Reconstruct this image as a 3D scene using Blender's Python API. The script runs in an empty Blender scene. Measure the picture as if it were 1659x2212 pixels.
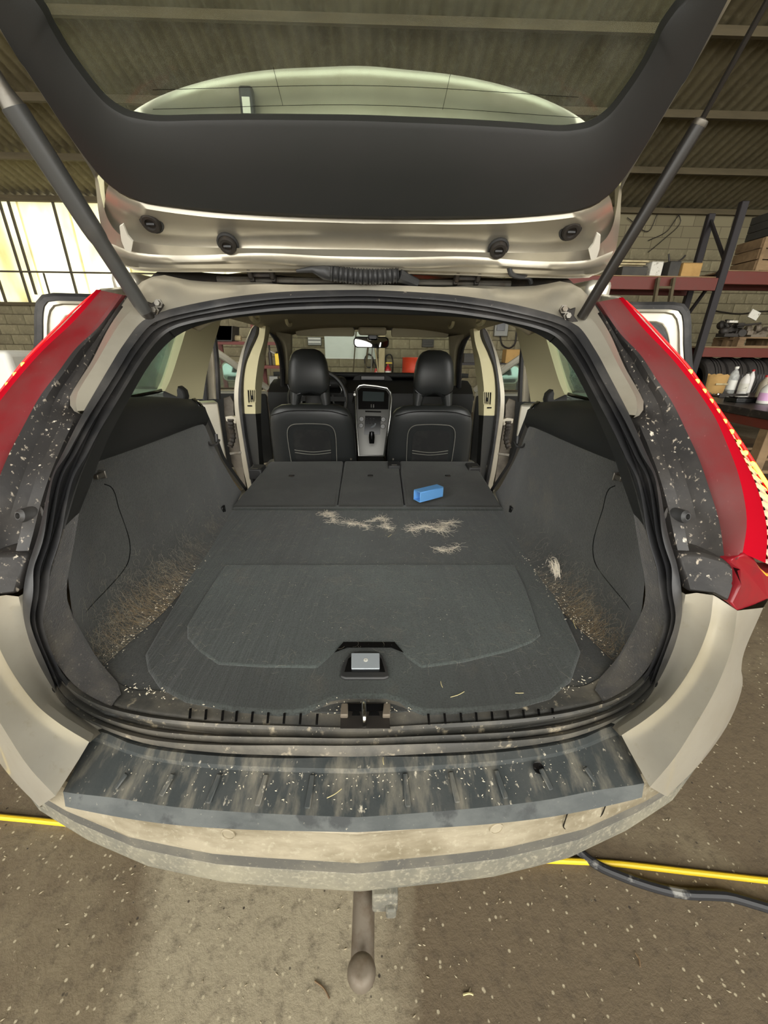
import bpy, bmesh, math, random
from mathutils import Vector, Matrix, noise as mnoise
random.seed(7)
scene = bpy.context.scene
COL = scene.collection
# ---------------------------------------------------------------- camera
F, CX, CY = 831.0, 829.5, 1106.0
CAM = Vector((0.028, 0.0, 1.40))
PITCH, YAW, ROLL = math.radians(23.0), math.radians(1.44), math.radians(0.66)
FW = Vector((math.sin(YAW)*math.cos(PITCH), math.cos(YAW)*math.cos(PITCH), -math.sin(PITCH)))
_r0 = Vector((math.cos(YAW), -math.sin(YAW), 0)); _u0 = _r0.cross(FW)
RT = _r0*math.cos(ROLL) + _u0*math.sin(ROLL)
UP = -_r0*math.sin(ROLL) + _u0*math.cos(ROLL)
cd = bpy.data.cameras.new('camera'); cam = bpy.data.objects.new('camera', cd); COL.objects.link(cam)
cd.sensor_fit = 'HORIZONTAL'; cd.sensor_width = 36.0; cd.lens = F/1659.0*36.0; cd.clip_start = 0.01; cd.clip_end = 200
M = Matrix.Identity(4)
for i in range(3):
    M[i][0] = RT[i]; M[i][1] = UP[i]; M[i][2] = -FW[i]; M[i][3] = CAM[i]
cam.matrix_world = M
scene.camera = cam
# ---------------------------------------------------------------- light
w = bpy.data.worlds.new('overcast_sky'); scene.world = w; w.use_nodes = True
wn = w.node_tree.nodes; wn.clear()
wo = wn.new('ShaderNodeOutputWorld'); wb = wn.new('ShaderNodeBackground')
wb.inputs[0].default_value = (1.0, 0.985, 0.93, 1); wb.inputs[1].default_value = 3.0
w.node_tree.links.new(wb.outputs[0], wo.inputs[0])
scene.view_settings.view_transform = 'Standard'; scene.view_settings.look = 'None'
scene.view_settings.gamma = 1.0; scene.view_settings.use_curve_mapping = False
scene.view_settings.exposure = 0.6
scene.cycles.use_denoising = True
# ---------------------------------------------------------------- helpers
def ray(px, py): return FW + RT*((px-CX)/F) - UP*((py-CY)/F)
def P(px, py, X=None, Y=None, Z=None):
    d = ray(px, py)
    i, v = (0, X) if X is not None else ((1, Y) if Y is not None else (2, Z))
    return CAM + d*((v-CAM[i])/d[i])
def onplane(px, py, p0, n):
    d = ray(px, py); return CAM + d*((Vector(p0)-CAM).dot(n)/d.dot(n))
def mx(p): return Vector((-p[0], p[1], p[2]))
def mxs(ps): return [mx(p) for p in ps]
def V(*a): return Vector(a)
def crv(pts, n, closed=False, smooth=True):
    pts = [Vector(p) for p in pts]
    if closed: pts = pts + [pts[0]]
    L = [0.0]
    for a, b in zip(pts, pts[1:]): L.append(L[-1] + max((b-a).length, 1e-9))
    out = []; cnt = n if closed else n-1
    for k in range(n):
        t = L[-1]*k/cnt; i = 0
        while i < len(L)-2 and L[i+1] < t: i += 1
        u = (t-L[i])/(L[i+1]-L[i]); a, b = pts[i], pts[i+1]
        if not smooth: out.append(a.lerp(b, u)); continue
        p0 = pts[i-1] if i > 0 else (pts[-2] if closed else a)
        p3 = pts[i+2] if i+2 < len(pts) else (pts[1] if closed else b)
        h = L[i+1]-L[i]
        ha = (a-p0).length; hb = (p3-b).length
        ma = ((b-p0)/(h+ha)*h) if ha > 1e-9 else (b-a)
        mb = ((p3-a)/(h+hb)*h) if hb > 1e-9 else (b-a)
        u2, u3 = u*u, u*u*u
        out.append(a*(2*u3-3*u2+1) + ma*(u3-2*u2+u) + b*(-2*u3+3*u2) + mb*(u3-u2))
    return out
def origin(o):
    p = Vector((0, 0, 0))
    while o is not None: p += o.location; o = o.parent
    return p
def mesh(name, verts, faces, m, parent=None, smooth=True, sharp=35, loc=None, mats=None, fm=None):
    """world-space verts; the object sits at loc (or its parent's origin)"""
    o0 = origin(parent) if parent else (Vector(loc) if loc is not None else Vector((0, 0, 0)))
    me = bpy.data.meshes.new(name)
    me.from_pydata([tuple(Vector(v)-o0) for v in verts], [], faces)
    bm = bmesh.new(); bm.from_mesh(me)
    bmesh.ops.recalc_face_normals(bm, faces=bm.faces)
    if smooth:
        sa = math.radians(sharp)
        for f in bm.faces: f.smooth = True
        for e in bm.edges:
            if len(e.link_faces) == 2 and e.calc_face_angle(0) > sa: e.smooth = False
    bm.to_mesh(me); bm.free()
    for q in (mats or [m]): me.materials.append(q)
    if fm:
        for p, k in zip(me.polygons, fm): p.material_index = k
    o = bpy.data.objects.new(name, me); COL.objects.link(o)
    if parent: o.parent = parent
    else: o.location = o0
    return o
def tag(o, label=None, cat=None, group=None, kind=None):
    if label: o['label'] = label
    if cat: o['category'] = cat
    if group: o['group'] = group
    if kind: o['kind'] = kind
    return o
def thing(name, loc, label, cat, group=None):
    o = bpy.data.objects.new(name, None); COL.objects.link(o); o.location = loc; o.empty_display_size = 0.05
    return tag(o, label, cat, group)
def setting(o): o['kind'] = 'structure'; return o
class MB:
    """collects shapes for one mesh"""
    def __init__(s): s.v = []; s.f = []
    def add(s, vs, fs):
        k = len(s.v); s.v += [Vector(v) for v in vs]; s.f += [[i+k for i in f] for f in fs]; return s
    def box(s, c, size, rot=None):
        c = Vector(c); h = Vector(size)*0.5; R = rot.to_matrix() if rot else Matrix.Identity(3)
        vs = [c + R @ Vector((x*h.x, y*h.y, z*h.z)) for x in (-1, 1) for y in (-1, 1) for z in (-1, 1)]
        return s.add(vs, [(0,1,3,2),(4,6,7,5),(0,4,5,1),(2,3,7,6),(0,2,6,4),(1,5,7,3)])
    def bar(s, a, b, wd, ht, up=(0, 0, 1)):
        a, b = Vector(a), Vector(b); d = (b-a).normalized(); u = Vector(up); r = d.cross(u)
        if r.length < 1e-5: r = d.cross(Vector((1, 0, 0)))
        r.normalize(); u = r.cross(d); r *= wd/2; u *= ht/2
        return s.add([a-r-u, a+r-u, a+r+u, a-r+u, b-r-u, b+r-u, b+r+u, b-r+u], [(0,1,2,3),(7,6,5,4),(0,4,5,1),(1,5,6,2),(2,6,7,3),(3,7,4,0)])
    def tube(s, pts, r, n=8, cap=True, closed=False):
        pts = [Vector(p) for p in pts]; m = len(pts); rs = r if isinstance(r, (list, tuple)) else [r]*m
        k0 = len(s.v); prev = None
        for i, p in enumerate(pts):
            if closed: t = pts[(i+1) % m]-pts[i-1]
            else: t = pts[min(i+1, m-1)]-pts[max(i-1, 0)]
            t.normalize()
            if prev is None:
                a = Vector((0, 0, 1)) if abs(t.z) < .9 else Vector((1, 0, 0)); u = t.cross(a).normalized()
            else:
                u = prev - t*prev.dot(t); u.normalize()
            prev = u; v = t.cross(u)
            for j in range(n):
                q = 2*math.pi*j/n; s.v.append(p + (u*math.cos(q)+v*math.sin(q))*rs[i])
        for i in range(m if closed else m-1):
            for j in range(n):
                a = k0+i*n+j; b = k0+i*n+(j+1) % n; c = k0+((i+1) % m)*n+(j+1) % n; d = k0+((i+1) % m)*n+j
                s.f.append([a, b, c, d])
        if cap and not closed:
            s.f.append([k0+j for j in range(n)][::-1]); s.f.append([k0+(m-1)*n+j for j in range(n)])
        return s
    def lathe(s, c, axis, prof, n=20, up=None):
        """prof: (radius, height along axis)"""
        c = Vector(c); ax = Vector(axis).normalized()
        a = Vector((0, 0, 1)) if abs(ax.z) < .9 else Vector((1, 0, 0)); u = ax.cross(a).normalized(); v = ax.cross(u)
        k0 = len(s.v)
        for (r, h) in prof:
            for j in range(n):
                q = 2*math.pi*j/n; s.v.append(c+ax*h+(u*math.cos(q)+v*math.sin(q))*r)
        for i in range(len(prof)-1):
            for j in range(n):
                s.f.append([k0+i*n+j, k0+i*n+(j+1) % n, k0+(i+1)*n+(j+1) % n, k0+(i+1)*n+j])
        if prof[0][0] > 1e-6: s.f.append([k0+j for j in range(n)][::-1])
        if prof[-1][0] > 1e-6: s.f.append([k0+(len(prof)-1)*n+j for j in range(n)])
        return s
    def loft(s, curves, closed_u=False, closed_v=False):
        n = len(curves[0]); m = len(curves); k0 = len(s.v)
        for c in curves: s.v += [Vector(p) for p in c]
        for i in range(m if closed_v else m-1):
            for j in range(n if closed_u else n-1):
                a = k0+i*n+j; b = k0+i*n+(j+1) % n; c = k0+((i+1) % m)*n+(j+1) % n; d = k0+((i+1) % m)*n+j
                s.f.append([a, b, c, d])
        return s
    def prism(s, outline, vec):
        o = [Vector(p) for p in outline]; vec = Vector(vec); n = len(o); k = len(s.v)
        s.v += o + [p+vec for p in o]
        s.f.append(list(range(k, k+n))[::-1]); s.f.append(list(range(k+n, k+2*n)))
        for i in range(n): s.f.append([k+i, k+(i+1) % n, k+n+(i+1) % n, k+n+i])
        return s
    def build(s, name, m, parent=None, smooth=True, sharp=35, bevel=0, seg=2, solid=0, off=0, sub=0, loc=None):
        o = mesh(name, s.v, s.f, m, parent, smooth, sharp, loc)
        if solid:
            q = o.modifiers.new('solid', 'SOLIDIFY'); q.thickness = solid; q.offset = off
        if sub:
            q = o.modifiers.new('sub', 'SUBSURF'); q.levels = sub; q.render_levels = sub
        if bevel:
            q = o.modifiers.new('bevel', 'BEVEL'); q.width = bevel; q.segments = seg; q.limit_method = 'ANGLE'; q.angle_limit = math.radians(40)
            q.harden_normals = False
        return o
def arc_outline(w_, h_, r, seg=6, top_scale=1.0):
    """rounded rectangle, centred, in the (x, z) plane"""
    pts = []
    for cx_, cz_, a0 in ((w_/2-r, h_/2-r, 0), (-w_/2+r, h_/2-r, 90), (-w_/2+r, -h_/2+r, 180), (w_/2-r, -h_/2+r, 270)):
        for k in range(seg+1):
            a = math.radians(a0+90*k/seg); pts.append((cx_+r*math.cos(a), cz_+r*math.sin(a)))
    return pts
# ---------------------------------------------------------------- materials
def srgb(r, g, b):
    f = lambda c: (c/255/12.92) if c/255 <= .04045 else ((c/255+.055)/1.055)**2.4
    return (f(r), f(g), f(b), 1)
MATS = {}
def mk(name, col, rough=.5, metal=0.0, layers=(), bump=None, spec=.5, coat=0.0, alpha=None, emit=None, sheen=0.0, randv=0.0, bump2=None):
    """layers: (colour, noise scale, lo, hi, xyz stretch) dirt laid over the base by noise; bump: (scale, strength, distance, stretch)"""
    m = bpy.data.materials.new(name); m.use_nodes = True; nt = m.node_tree; N = nt.nodes; L = nt.links
    b = N['Principled BSDF']
    b.inputs['Base Color'].default_value = col; b.inputs['Roughness'].default_value = rough; b.inputs['Metallic'].default_value = metal
    b.inputs['Specular IOR Level'].default_value = spec; b.inputs['Coat Weight'].default_value = coat
    b.inputs['Sheen Weight'].default_value = sheen
    if emit: b.inputs['Emission Color'].default_value = emit[0]; b.inputs['Emission Strength'].default_value = emit[1]
    tc = N.new('ShaderNodeTexCoord')
    def nz(scale, stretch=(1, 1, 1), detail=6, rgh=.6):
        mp = N.new('ShaderNodeMapping'); mp.inputs['Scale'].default_value = stretch; L.new(tc.outputs['Object'], mp.inputs['Vector'])
        t = N.new('ShaderNodeTexNoise'); t.inputs['Scale'].default_value = scale; t.inputs['Detail'].default_value = detail; t.inputs['Roughness'].default_value = rgh
        L.new(mp.outputs[0], t.inputs['Vector']); return t.outputs['Fac']
    cur = None; rcur = None
    for ly in layers:
        c2, sc_, lo, hi = ly[:4]; st = ly[4] if len(ly) > 4 else (1, 1, 1)
        mr = N.new('ShaderNodeMapRange'); mr.inputs['From Min'].default_value = lo; mr.inputs['From Max'].default_value = hi
        L.new(nz(sc_, st), mr.inputs['Value'])
        mi = N.new('ShaderNodeMix'); mi.data_type = 'RGBA'; L.new(mr.outputs[0], mi.inputs['Factor'])
        if cur is None: mi.inputs['A'].default_value = col
        else: L.new(cur, mi.inputs['A'])
        mi.inputs['B'].default_value = c2; cur = mi.outputs['Result']
    if randv:
        oi = N.new('ShaderNodeObjectInfo'); hs = N.new('ShaderNodeHueSaturation')
        mr = N.new('ShaderNodeMapRange'); mr.inputs['To Min'].default_value = 1-randv; mr.inputs['To Max'].default_value = 1+randv
        L.new(oi.outputs['Random'], mr.inputs['Value']); L.new(mr.outputs[0], hs.inputs['Value'])
        if cur is None: hs.inputs['Color'].default_value = col
        else: L.new(cur, hs.inputs['Color'])
        cur = hs.outputs[0]
    if cur is not None: L.new(cur, b.inputs['Base Color'])
    nrm = None
    for bp in (bump, bump2):
        if not bp: continue
        bn = N.new('ShaderNodeBump'); bn.inputs['Strength'].default_value = bp[1]; bn.inputs['Distance'].default_value = bp[2]
        L.new(nz(bp[0], bp[3] if len(bp) > 3 else (1, 1, 1), 4), bn.inputs['Height'])
        if nrm is not None: L.new(nrm, bn.inputs['Normal'])
        nrm = bn.outputs[0]
    if nrm is not None: L.new(nrm, b.inputs['Normal'])
    MATS[name] = m; return m
def mk_glass(name, tint, film=.06, filmcol=(.6, .6, .55, 1), refl=1.0):
    m = bpy.data.materials.new(name); m.use_nodes = True; nt = m.node_tree; N = nt.nodes; L = nt.links; N.clear()
    out = N.new('ShaderNodeOutputMaterial'); tr = N.new('ShaderNodeBsdfTransparent'); tr.inputs[0].default_value = tint
    gl = N.new('ShaderNodeBsdfGlossy'); gl.inputs['Roughness'].default_value = .03; gl.inputs[0].default_value = (.9, .9, .9, 1)
    geo = N.new('ShaderNodeNewGeometry'); dt = N.new('ShaderNodeVectorMath'); dt.operation = 'DOT_PRODUCT'
    L.new(geo.outputs['Normal'], dt.inputs[0]); L.new(geo.outputs['Incoming'], dt.inputs[1])
    ab = N.new('ShaderNodeMath'); ab.operation = 'ABSOLUTE'; L.new(dt.outputs['Value'], ab.inputs[0])
    iv = N.new('ShaderNodeMath'); iv.operation = 'SUBTRACT'; iv.inputs[0].default_value = 1.0; iv.use_clamp = True; L.new(ab.outputs[0], iv.inputs[1])
    pw = N.new('ShaderNodeMath'); pw.operation = 'POWER'; pw.inputs[1].default_value = 5.0; L.new(iv.outputs[0], pw.inputs[0])
    mu = N.new('ShaderNodeMath'); mu.operation = 'MULTIPLY_ADD'; mu.inputs[1].default_value = .9*refl; mu.inputs[2].default_value = .035*refl; L.new(pw.outputs[0], mu.inputs[0])
    mx1 = N.new('ShaderNodeMixShader'); L.new(mu.outputs[0], mx1.inputs[0]); L.new(tr.outputs[0], mx1.inputs[1]); L.new(gl.outputs[0], mx1.inputs[2])
    df = N.new('ShaderNodeBsdfDiffuse'); df.inputs[0].default_value = filmcol
    tc = N.new('ShaderNodeTexCoord'); nz = N.new('ShaderNodeTexNoise'); nz.inputs['Scale'].default_value = 25; nz.inputs['Detail'].default_value = 8
    L.new(tc.outputs['Object'], nz.inputs['Vector'])
    mr = N.new('ShaderNodeMapRange'); mr.inputs['From Min'].default_value = .3; mr.inputs['From Max'].default_value = .75
    mr.inputs['To Min'].default_value = film*.6; mr.inputs['To Max'].default_value = film*1.6; L.new(nz.outputs['Fac'], mr.inputs['Value'])
    mx2 = N.new('ShaderNodeMixShader'); L.new(mr.outputs[0], mx2.inputs[0]); L.new(mx1.outputs[0], mx2.inputs[1]); L.new(df.outputs[0], mx2.inputs[2])
    L.new(mx2.outputs[0], out.inputs[0]); MATS[name] = m; return m
def mk_translucent(name, col, amt=.6):
    m = bpy.data.materials.new(name); m.use_nodes = True; nt = m.node_tree; N = nt.nodes; L = nt.links; N.clear()
    out = N.new('ShaderNodeOutputMaterial'); t = N.new('ShaderNodeBsdfTranslucent'); d = N.new('ShaderNodeBsdfDiffuse')
    tc = N.new('ShaderNodeTexCoord'); nz = N.new('ShaderNodeTexNoise'); nz.inputs['Scale'].default_value = 1.6; nz.inputs['Detail'].default_value = 6
    mp = N.new('ShaderNodeMapping'); mp.inputs['Scale'].default_value = (1, 1, .4); L.new(tc.outputs['Object'], mp.inputs[0]); L.new(mp.outputs[0], nz.inputs['Vector'])
    mr = N.new('ShaderNodeMapRange'); mr.inputs['From Min'].default_value = .42; mr.inputs['From Max'].default_value = .75; L.new(nz.outputs['Fac'], mr.inputs['Value'])
    mi = N.new('ShaderNodeMix'); mi.data_type = 'RGBA'; mi.inputs['A'].default_value = col; mi.inputs['B'].default_value = (col[0]*.62, col[1]*.58, col[2]*.42, 1)
    L.new(mr.outputs[0], mi.inputs['Factor']); L.new(mi.outputs['Result'], t.inputs[0]); L.new(mi.outputs['Result'], d.inputs[0])
    mx_ = N.new('ShaderNodeMixShader'); mx_.inputs[0].default_value = amt; L.new(d.outputs[0], mx_.inputs[1]); L.new(t.outputs[0], mx_.inputs[2]); L.new(mx_.outputs[0], out.inputs[0])
    return m
DUST = srgb(176, 166, 142)
paint = mk('champagne_paint', srgb(210, 205, 190), .32, .5, [(srgb(176, 167, 146), 2.2, .45, .8), (srgb(186, 176, 150), 60, .6, .85)], spec=.5, coat=.25)
paint_in = mk('champagne_paint_inner', srgb(186, 180, 164), .3, .6, [(srgb(150, 141, 124), 3.5, .5, .85)], bump=(9, .12, .01), coat=.3)
paint_dirty = mk('dusty_paint', srgb(170, 160, 138), .55, .15, [(srgb(128, 118, 96), 4, .46, .62, (1, 1, 2.5)), (srgb(190, 182, 160), 90, .55, .8)])
jamb = mk('shaded_jamb_grey', srgb(112, 104, 92), .5, .2, [(srgb(78, 72, 64), 9, .45, .7)])  # brownish grey jamb, made darker to carry the shading beside the pillar
blk = mk('black_plastic', srgb(46, 46, 46), .48, 0, [(srgb(66, 63, 60), 3, .5, .8)], bump=(900, .12, .001))
blk_soft = mk('black_trim', srgb(38, 39, 37), .55, 0, [(srgb(46, 45, 44), 2.5, .4, .8)], bump=(700, .15, .001))
blk_dust = mk('dusty_black_plastic', srgb(38, 36, 35), .45, 0, [(srgb(70, 66, 62), 7, .45, .75, (1, 1, .5)), (srgb(180, 168, 150), 120, .61, .72, (1, 1, .35)), (srgb(205, 195, 178), 60, .66, .71)], bump=(60, .2, .002))
rubber = mk('seal_rubber', srgb(42, 42, 43), .36, 0, [(srgb(88, 85, 82), 5, .48, .8), (srgb(150, 140, 124), 70, .68, .8)])
sill_dirty = mk('dirty_sill_plastic', srgb(66, 65, 61), .6, 0, [(srgb(112, 106, 94), 9, .42, .70), (srgb(176, 164, 140), 38, .6, .72), (srgb(206, 196, 172), 150, .66, .74)], bump=(90, .25, .003))
pad_m = mk('dusty_bumper_pad', srgb(52, 57, 57), .62, 0, [(srgb(70, 72, 70), 14, .4, .66, (1, .35, 1)), (srgb(122, 117, 104), 22, .48, .72, (1.6, .45, 1)), (srgb(196, 188, 168), 95, .64, .72, (1, .6, 1))], bump=(120, .2, .002))
groove_m = mk('grey_bumper_groove', srgb(84, 82, 76), .75, 0, [(srgb(116, 111, 98), 6, .45, .7), (srgb(160, 152, 132), 120, .6, .8)])
skirt_m = mk('dusty_grey_plastic', srgb(104, 102, 92), .75, 0, [(srgb(146, 140, 120), 5, .4, .7), (srgb(170, 163, 142), 110, .5, .8)], bump=(300, .2, .002))
carpet = mk('grey_carpet', srgb(62, 65, 62), .95, 0, [(srgb(78, 84, 80), 3, .4, .7), (srgb(84, 81, 72), 9, .58, .8), (srgb(45, 45, 43), 260, .45, .75), (srgb(150, 143, 126), 190, .71, .8)], bump=(420, .5, .004), bump2=(9, .35, .02, (3.2, .25, 1)), sheen=.25, spec=.1)
carpet_lid = mk('grey_carpet_lid', srgb(70, 75, 72), .95, 0, [(srgb(86, 93, 89), 3, .4, .7), (srgb(92, 90, 82), 9, .58, .8), (srgb(52, 53, 51), 260, .45, .75), (srgb(150, 143, 126), 190, .72, .8)], bump=(420, .5, .004), bump2=(9, .5, .02, (3.2, .25, 1)), sheen=.25, spec=.1)
carpet_w = mk('grey_wall_carpet', srgb(60, 61, 58), .95, 0, [(srgb(74, 75, 70), 4, .4, .7), (srgb(88, 82, 68), 7, .55, .8), (srgb(46, 46, 44), 220, .45, .75)], bump=(380, .5, .004), sheen=.25, spec=.1)
carpet_lip = mk('fuzzy_trim_carpet', srgb(72, 70, 68), .95, 0, [(srgb(104, 98, 88), 12, .45, .75), (srgb(150, 142, 128), 160, .6, .75)], bump=(300, .6, .004), sheen=.3, spec=.1)
seatback = mk('seat_back_felt', srgb(60, 60, 57), .95, 0, [(srgb(74, 75, 70), 5, .45, .75), (srgb(48, 48, 46), 240, .45, .75)], bump=(400, .45, .004), sheen=.2, spec=.1)
beige = mk('beige_trim', srgb(196, 188, 150), .6, 0, bump=(500, .1, .001))
headl = mk('beige_headliner', srgb(160, 152, 128), .9, 0, bump=(500, .2, .001), spec=.2)
leather = mk('black_leather', srgb(40, 42, 42), .38, 0, bump=(300, .16, .0015), spec=.55)
mesh_net = mk('pocket_cloth', srgb(26, 26, 26), .8, 0, [(srgb(44, 45, 42), 18, .5, .8)])
stitch = mk('grey_stitching', srgb(128, 126, 118), .7)
dash_m = mk('dashboard_black', srgb(36, 36, 34), .6, 0, bump=(500, .2, .001))
gloss_blk = mk('gloss_black', srgb(16, 16, 17), .15)
silver = mk('brushed_aluminium', srgb(96, 95, 92), .32, .75, bump=(200, .05, .001, (.1, 1, 1)))
chrome = mk('bright_chrome', srgb(178, 178, 175), .2, 1.0)
steel = mk('dull_steel', srgb(120, 116, 108), .45, .8, [(srgb(90, 78, 62), 20, .5, .75)])
rust = mk('rusty_steel', srgb(118, 108, 94), .6, .3, [(srgb(92, 76, 58), 30, .5, .75)])
dark_metal = mk('dark_metal', srgb(52, 48, 44), .55, .4, [(srgb(88, 74, 58), 25, .55, .8)])
strut_m = mk('strut_black', srgb(40, 37, 34), .35, .2, [(srgb(120, 112, 100), 60, .68, .78)])
strut_g = mk('power_strut_grey', srgb(66, 66, 64), .42, .1, [(srgb(84, 80, 74), 9, .5, .8)])
lens = mk('red_lens', srgb(112, 12, 22), .38, 0, [(srgb(104, 56, 55), 4, .36, .6), (srgb(166, 112, 106), 130, .66, .8, (1, 1, .5))], coat=.15)
lens_foot = mk('red_lens_foot', srgb(146, 16, 32), .32, 0, [(srgb(120, 40, 44), 9, .5, .75)], coat=.2)
lens_hot = mk('red_lens_bright', srgb(164, 14, 30), .6, 0, spec=0.0)
lens_clear = mk('pale_lens', srgb(226, 200, 192), .25, 0, coat=.5)
led_m = mk('led_glow', srgb(255, 190, 60), .4, emit=(srgb(255, 176, 40), 9.0))
led_red = mk('led_red_glow', srgb(255, 20, 20), .4, emit=(srgb(255, 18, 16), 1.6))
glass_tg = mk_glass('tailgate_glass', (.84, .93, .84, 1), .07, (.50, .52, .42, 1))
glass_w = mk_glass('window_glass', (.78, .86, .82, 1), .05)
glass_clear = mk_glass('clear_glass', (.93, .95, .93, 1), .02)
mirror_m = mk('mirror', (.9, .9, .86, 1), .02, 1.0)
mirror_dim = mk('dimmed_mirror', (.30, .34, .33, 1), .04, 1.0)  # mirror colour darkened to paint a dimmer reflection of the bright sky
white_tag = mk('white_label', srgb(226, 222, 208), .6)
blue_m = mk('blue_plastic', srgb(112, 176, 240), .5, 0, [(srgb(120, 174, 228), 30, .5, .8)])
lampgrey = mk('grey_clear_plastic', srgb(150, 156, 160), .3)
hair_m = mk('pet_hair', srgb(232, 222, 202), .8)
hair_w = mk('faded_pet_hair', srgb(168, 158, 138), .85)
hair_br = mk('brown_pet_hair', srgb(150, 126, 88), .8)
crumb_m = mk('pale_crumbs', srgb(214, 204, 180), .8)
straw_m = mk('straw', srgb(204, 190, 140), .7)
# setting
block_m = mk('concrete_block', srgb(128, 120, 94), .9, 0, [(srgb(100, 92, 70), 5, .45, .75), (srgb(146, 138, 110), 14, .5, .8)], bump=(40, .3, .01), randv=.14)
mortar = mk('mortar', srgb(112, 102, 78), .95, 0, [(srgb(90, 80, 60), 6, .4, .8)], bump=(60, .3, .01))
roof_m = mk('fibre_cement_sheet', srgb(112, 104, 78), .9, 0, [(srgb(86, 78, 56), 1.2, .4, .7), (srgb(124, 116, 92), 12, .5, .8)])
purlin_m = mk('purlin_timber', srgb(88, 78, 56), .85, 0, [(srgb(66, 58, 40), 8, .4, .8, (.2, 1, 1))])
panel_m = mk_translucent('translucent_sheet', (.92, .90, .74, 1), .75)
batten_m = mk('dark_batten', srgb(74, 68, 56), .8)
red_steel = mk('red_rack_steel', srgb(98, 38, 27), .55, .1, [(srgb(92, 44, 34), 12, .5, .8)])
navy_steel = mk('dark_rack_upright', srgb(40, 36, 38), .6, .2)
wood = mk('pallet_wood', srgb(132, 108, 78), .85, 0, [(srgb(92, 72, 50), 7, .4, .75, (.3, 1, 1))], bump=(60, .3, .004), randv=.15)
pale_wood = mk('pale_plank', srgb(186, 172, 134), .8, 0, [(srgb(148, 132, 96), 9, .4, .75, (1, 1, .2))])
card = mk('cardboard', srgb(176, 140, 84), .85, 0, [(srgb(150, 116, 66), 6, .45, .8)])
dark_box = mk('dark_grey_crate', srgb(52, 50, 46), .7, 0, [(srgb(70, 66, 58), 5, .4, .8)])
paper = mk('white_paper', srgb(206, 202, 190), .8, 0, [(srgb(150, 144, 130), 24, .58, .66)])
tyre_m = mk('tyre_rubber', srgb(44, 40, 37), .8, 0, [(srgb(66, 58, 52), 30, .5, .8)], bump=(90, .4, .004))
bottle_w = mk('white_bottle_plastic', srgb(214, 210, 204), .4)
bottle_c = mk_glass('clear_bottle', (.86, .88, .86, 1), .35, (.8, .8, .76, 1))
red_p = mk('red_paint', srgb(170, 30, 34), .4)
orange_p = mk('orange_drum_paint', srgb(206, 62, 28), .45, .1, [(srgb(170, 48, 24), 6, .5, .8)])
white_p = mk('white_paint', srgb(228, 226, 216), .5)
pink_p = mk('pink_label', srgb(208, 160, 200), .5)
yellow_p = mk('yellow_plastic', srgb(232, 196, 40), .45)
board_m = mk('whiteboard', srgb(206, 214, 200), .35)
cable_b = mk('black_cable', srgb(34, 34, 36), .5, 0, [(srgb(130, 128, 122), 5, .6, .64)])
green_p = mk('dull_metal_grey', srgb(130, 130, 124), .5, .3)
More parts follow.
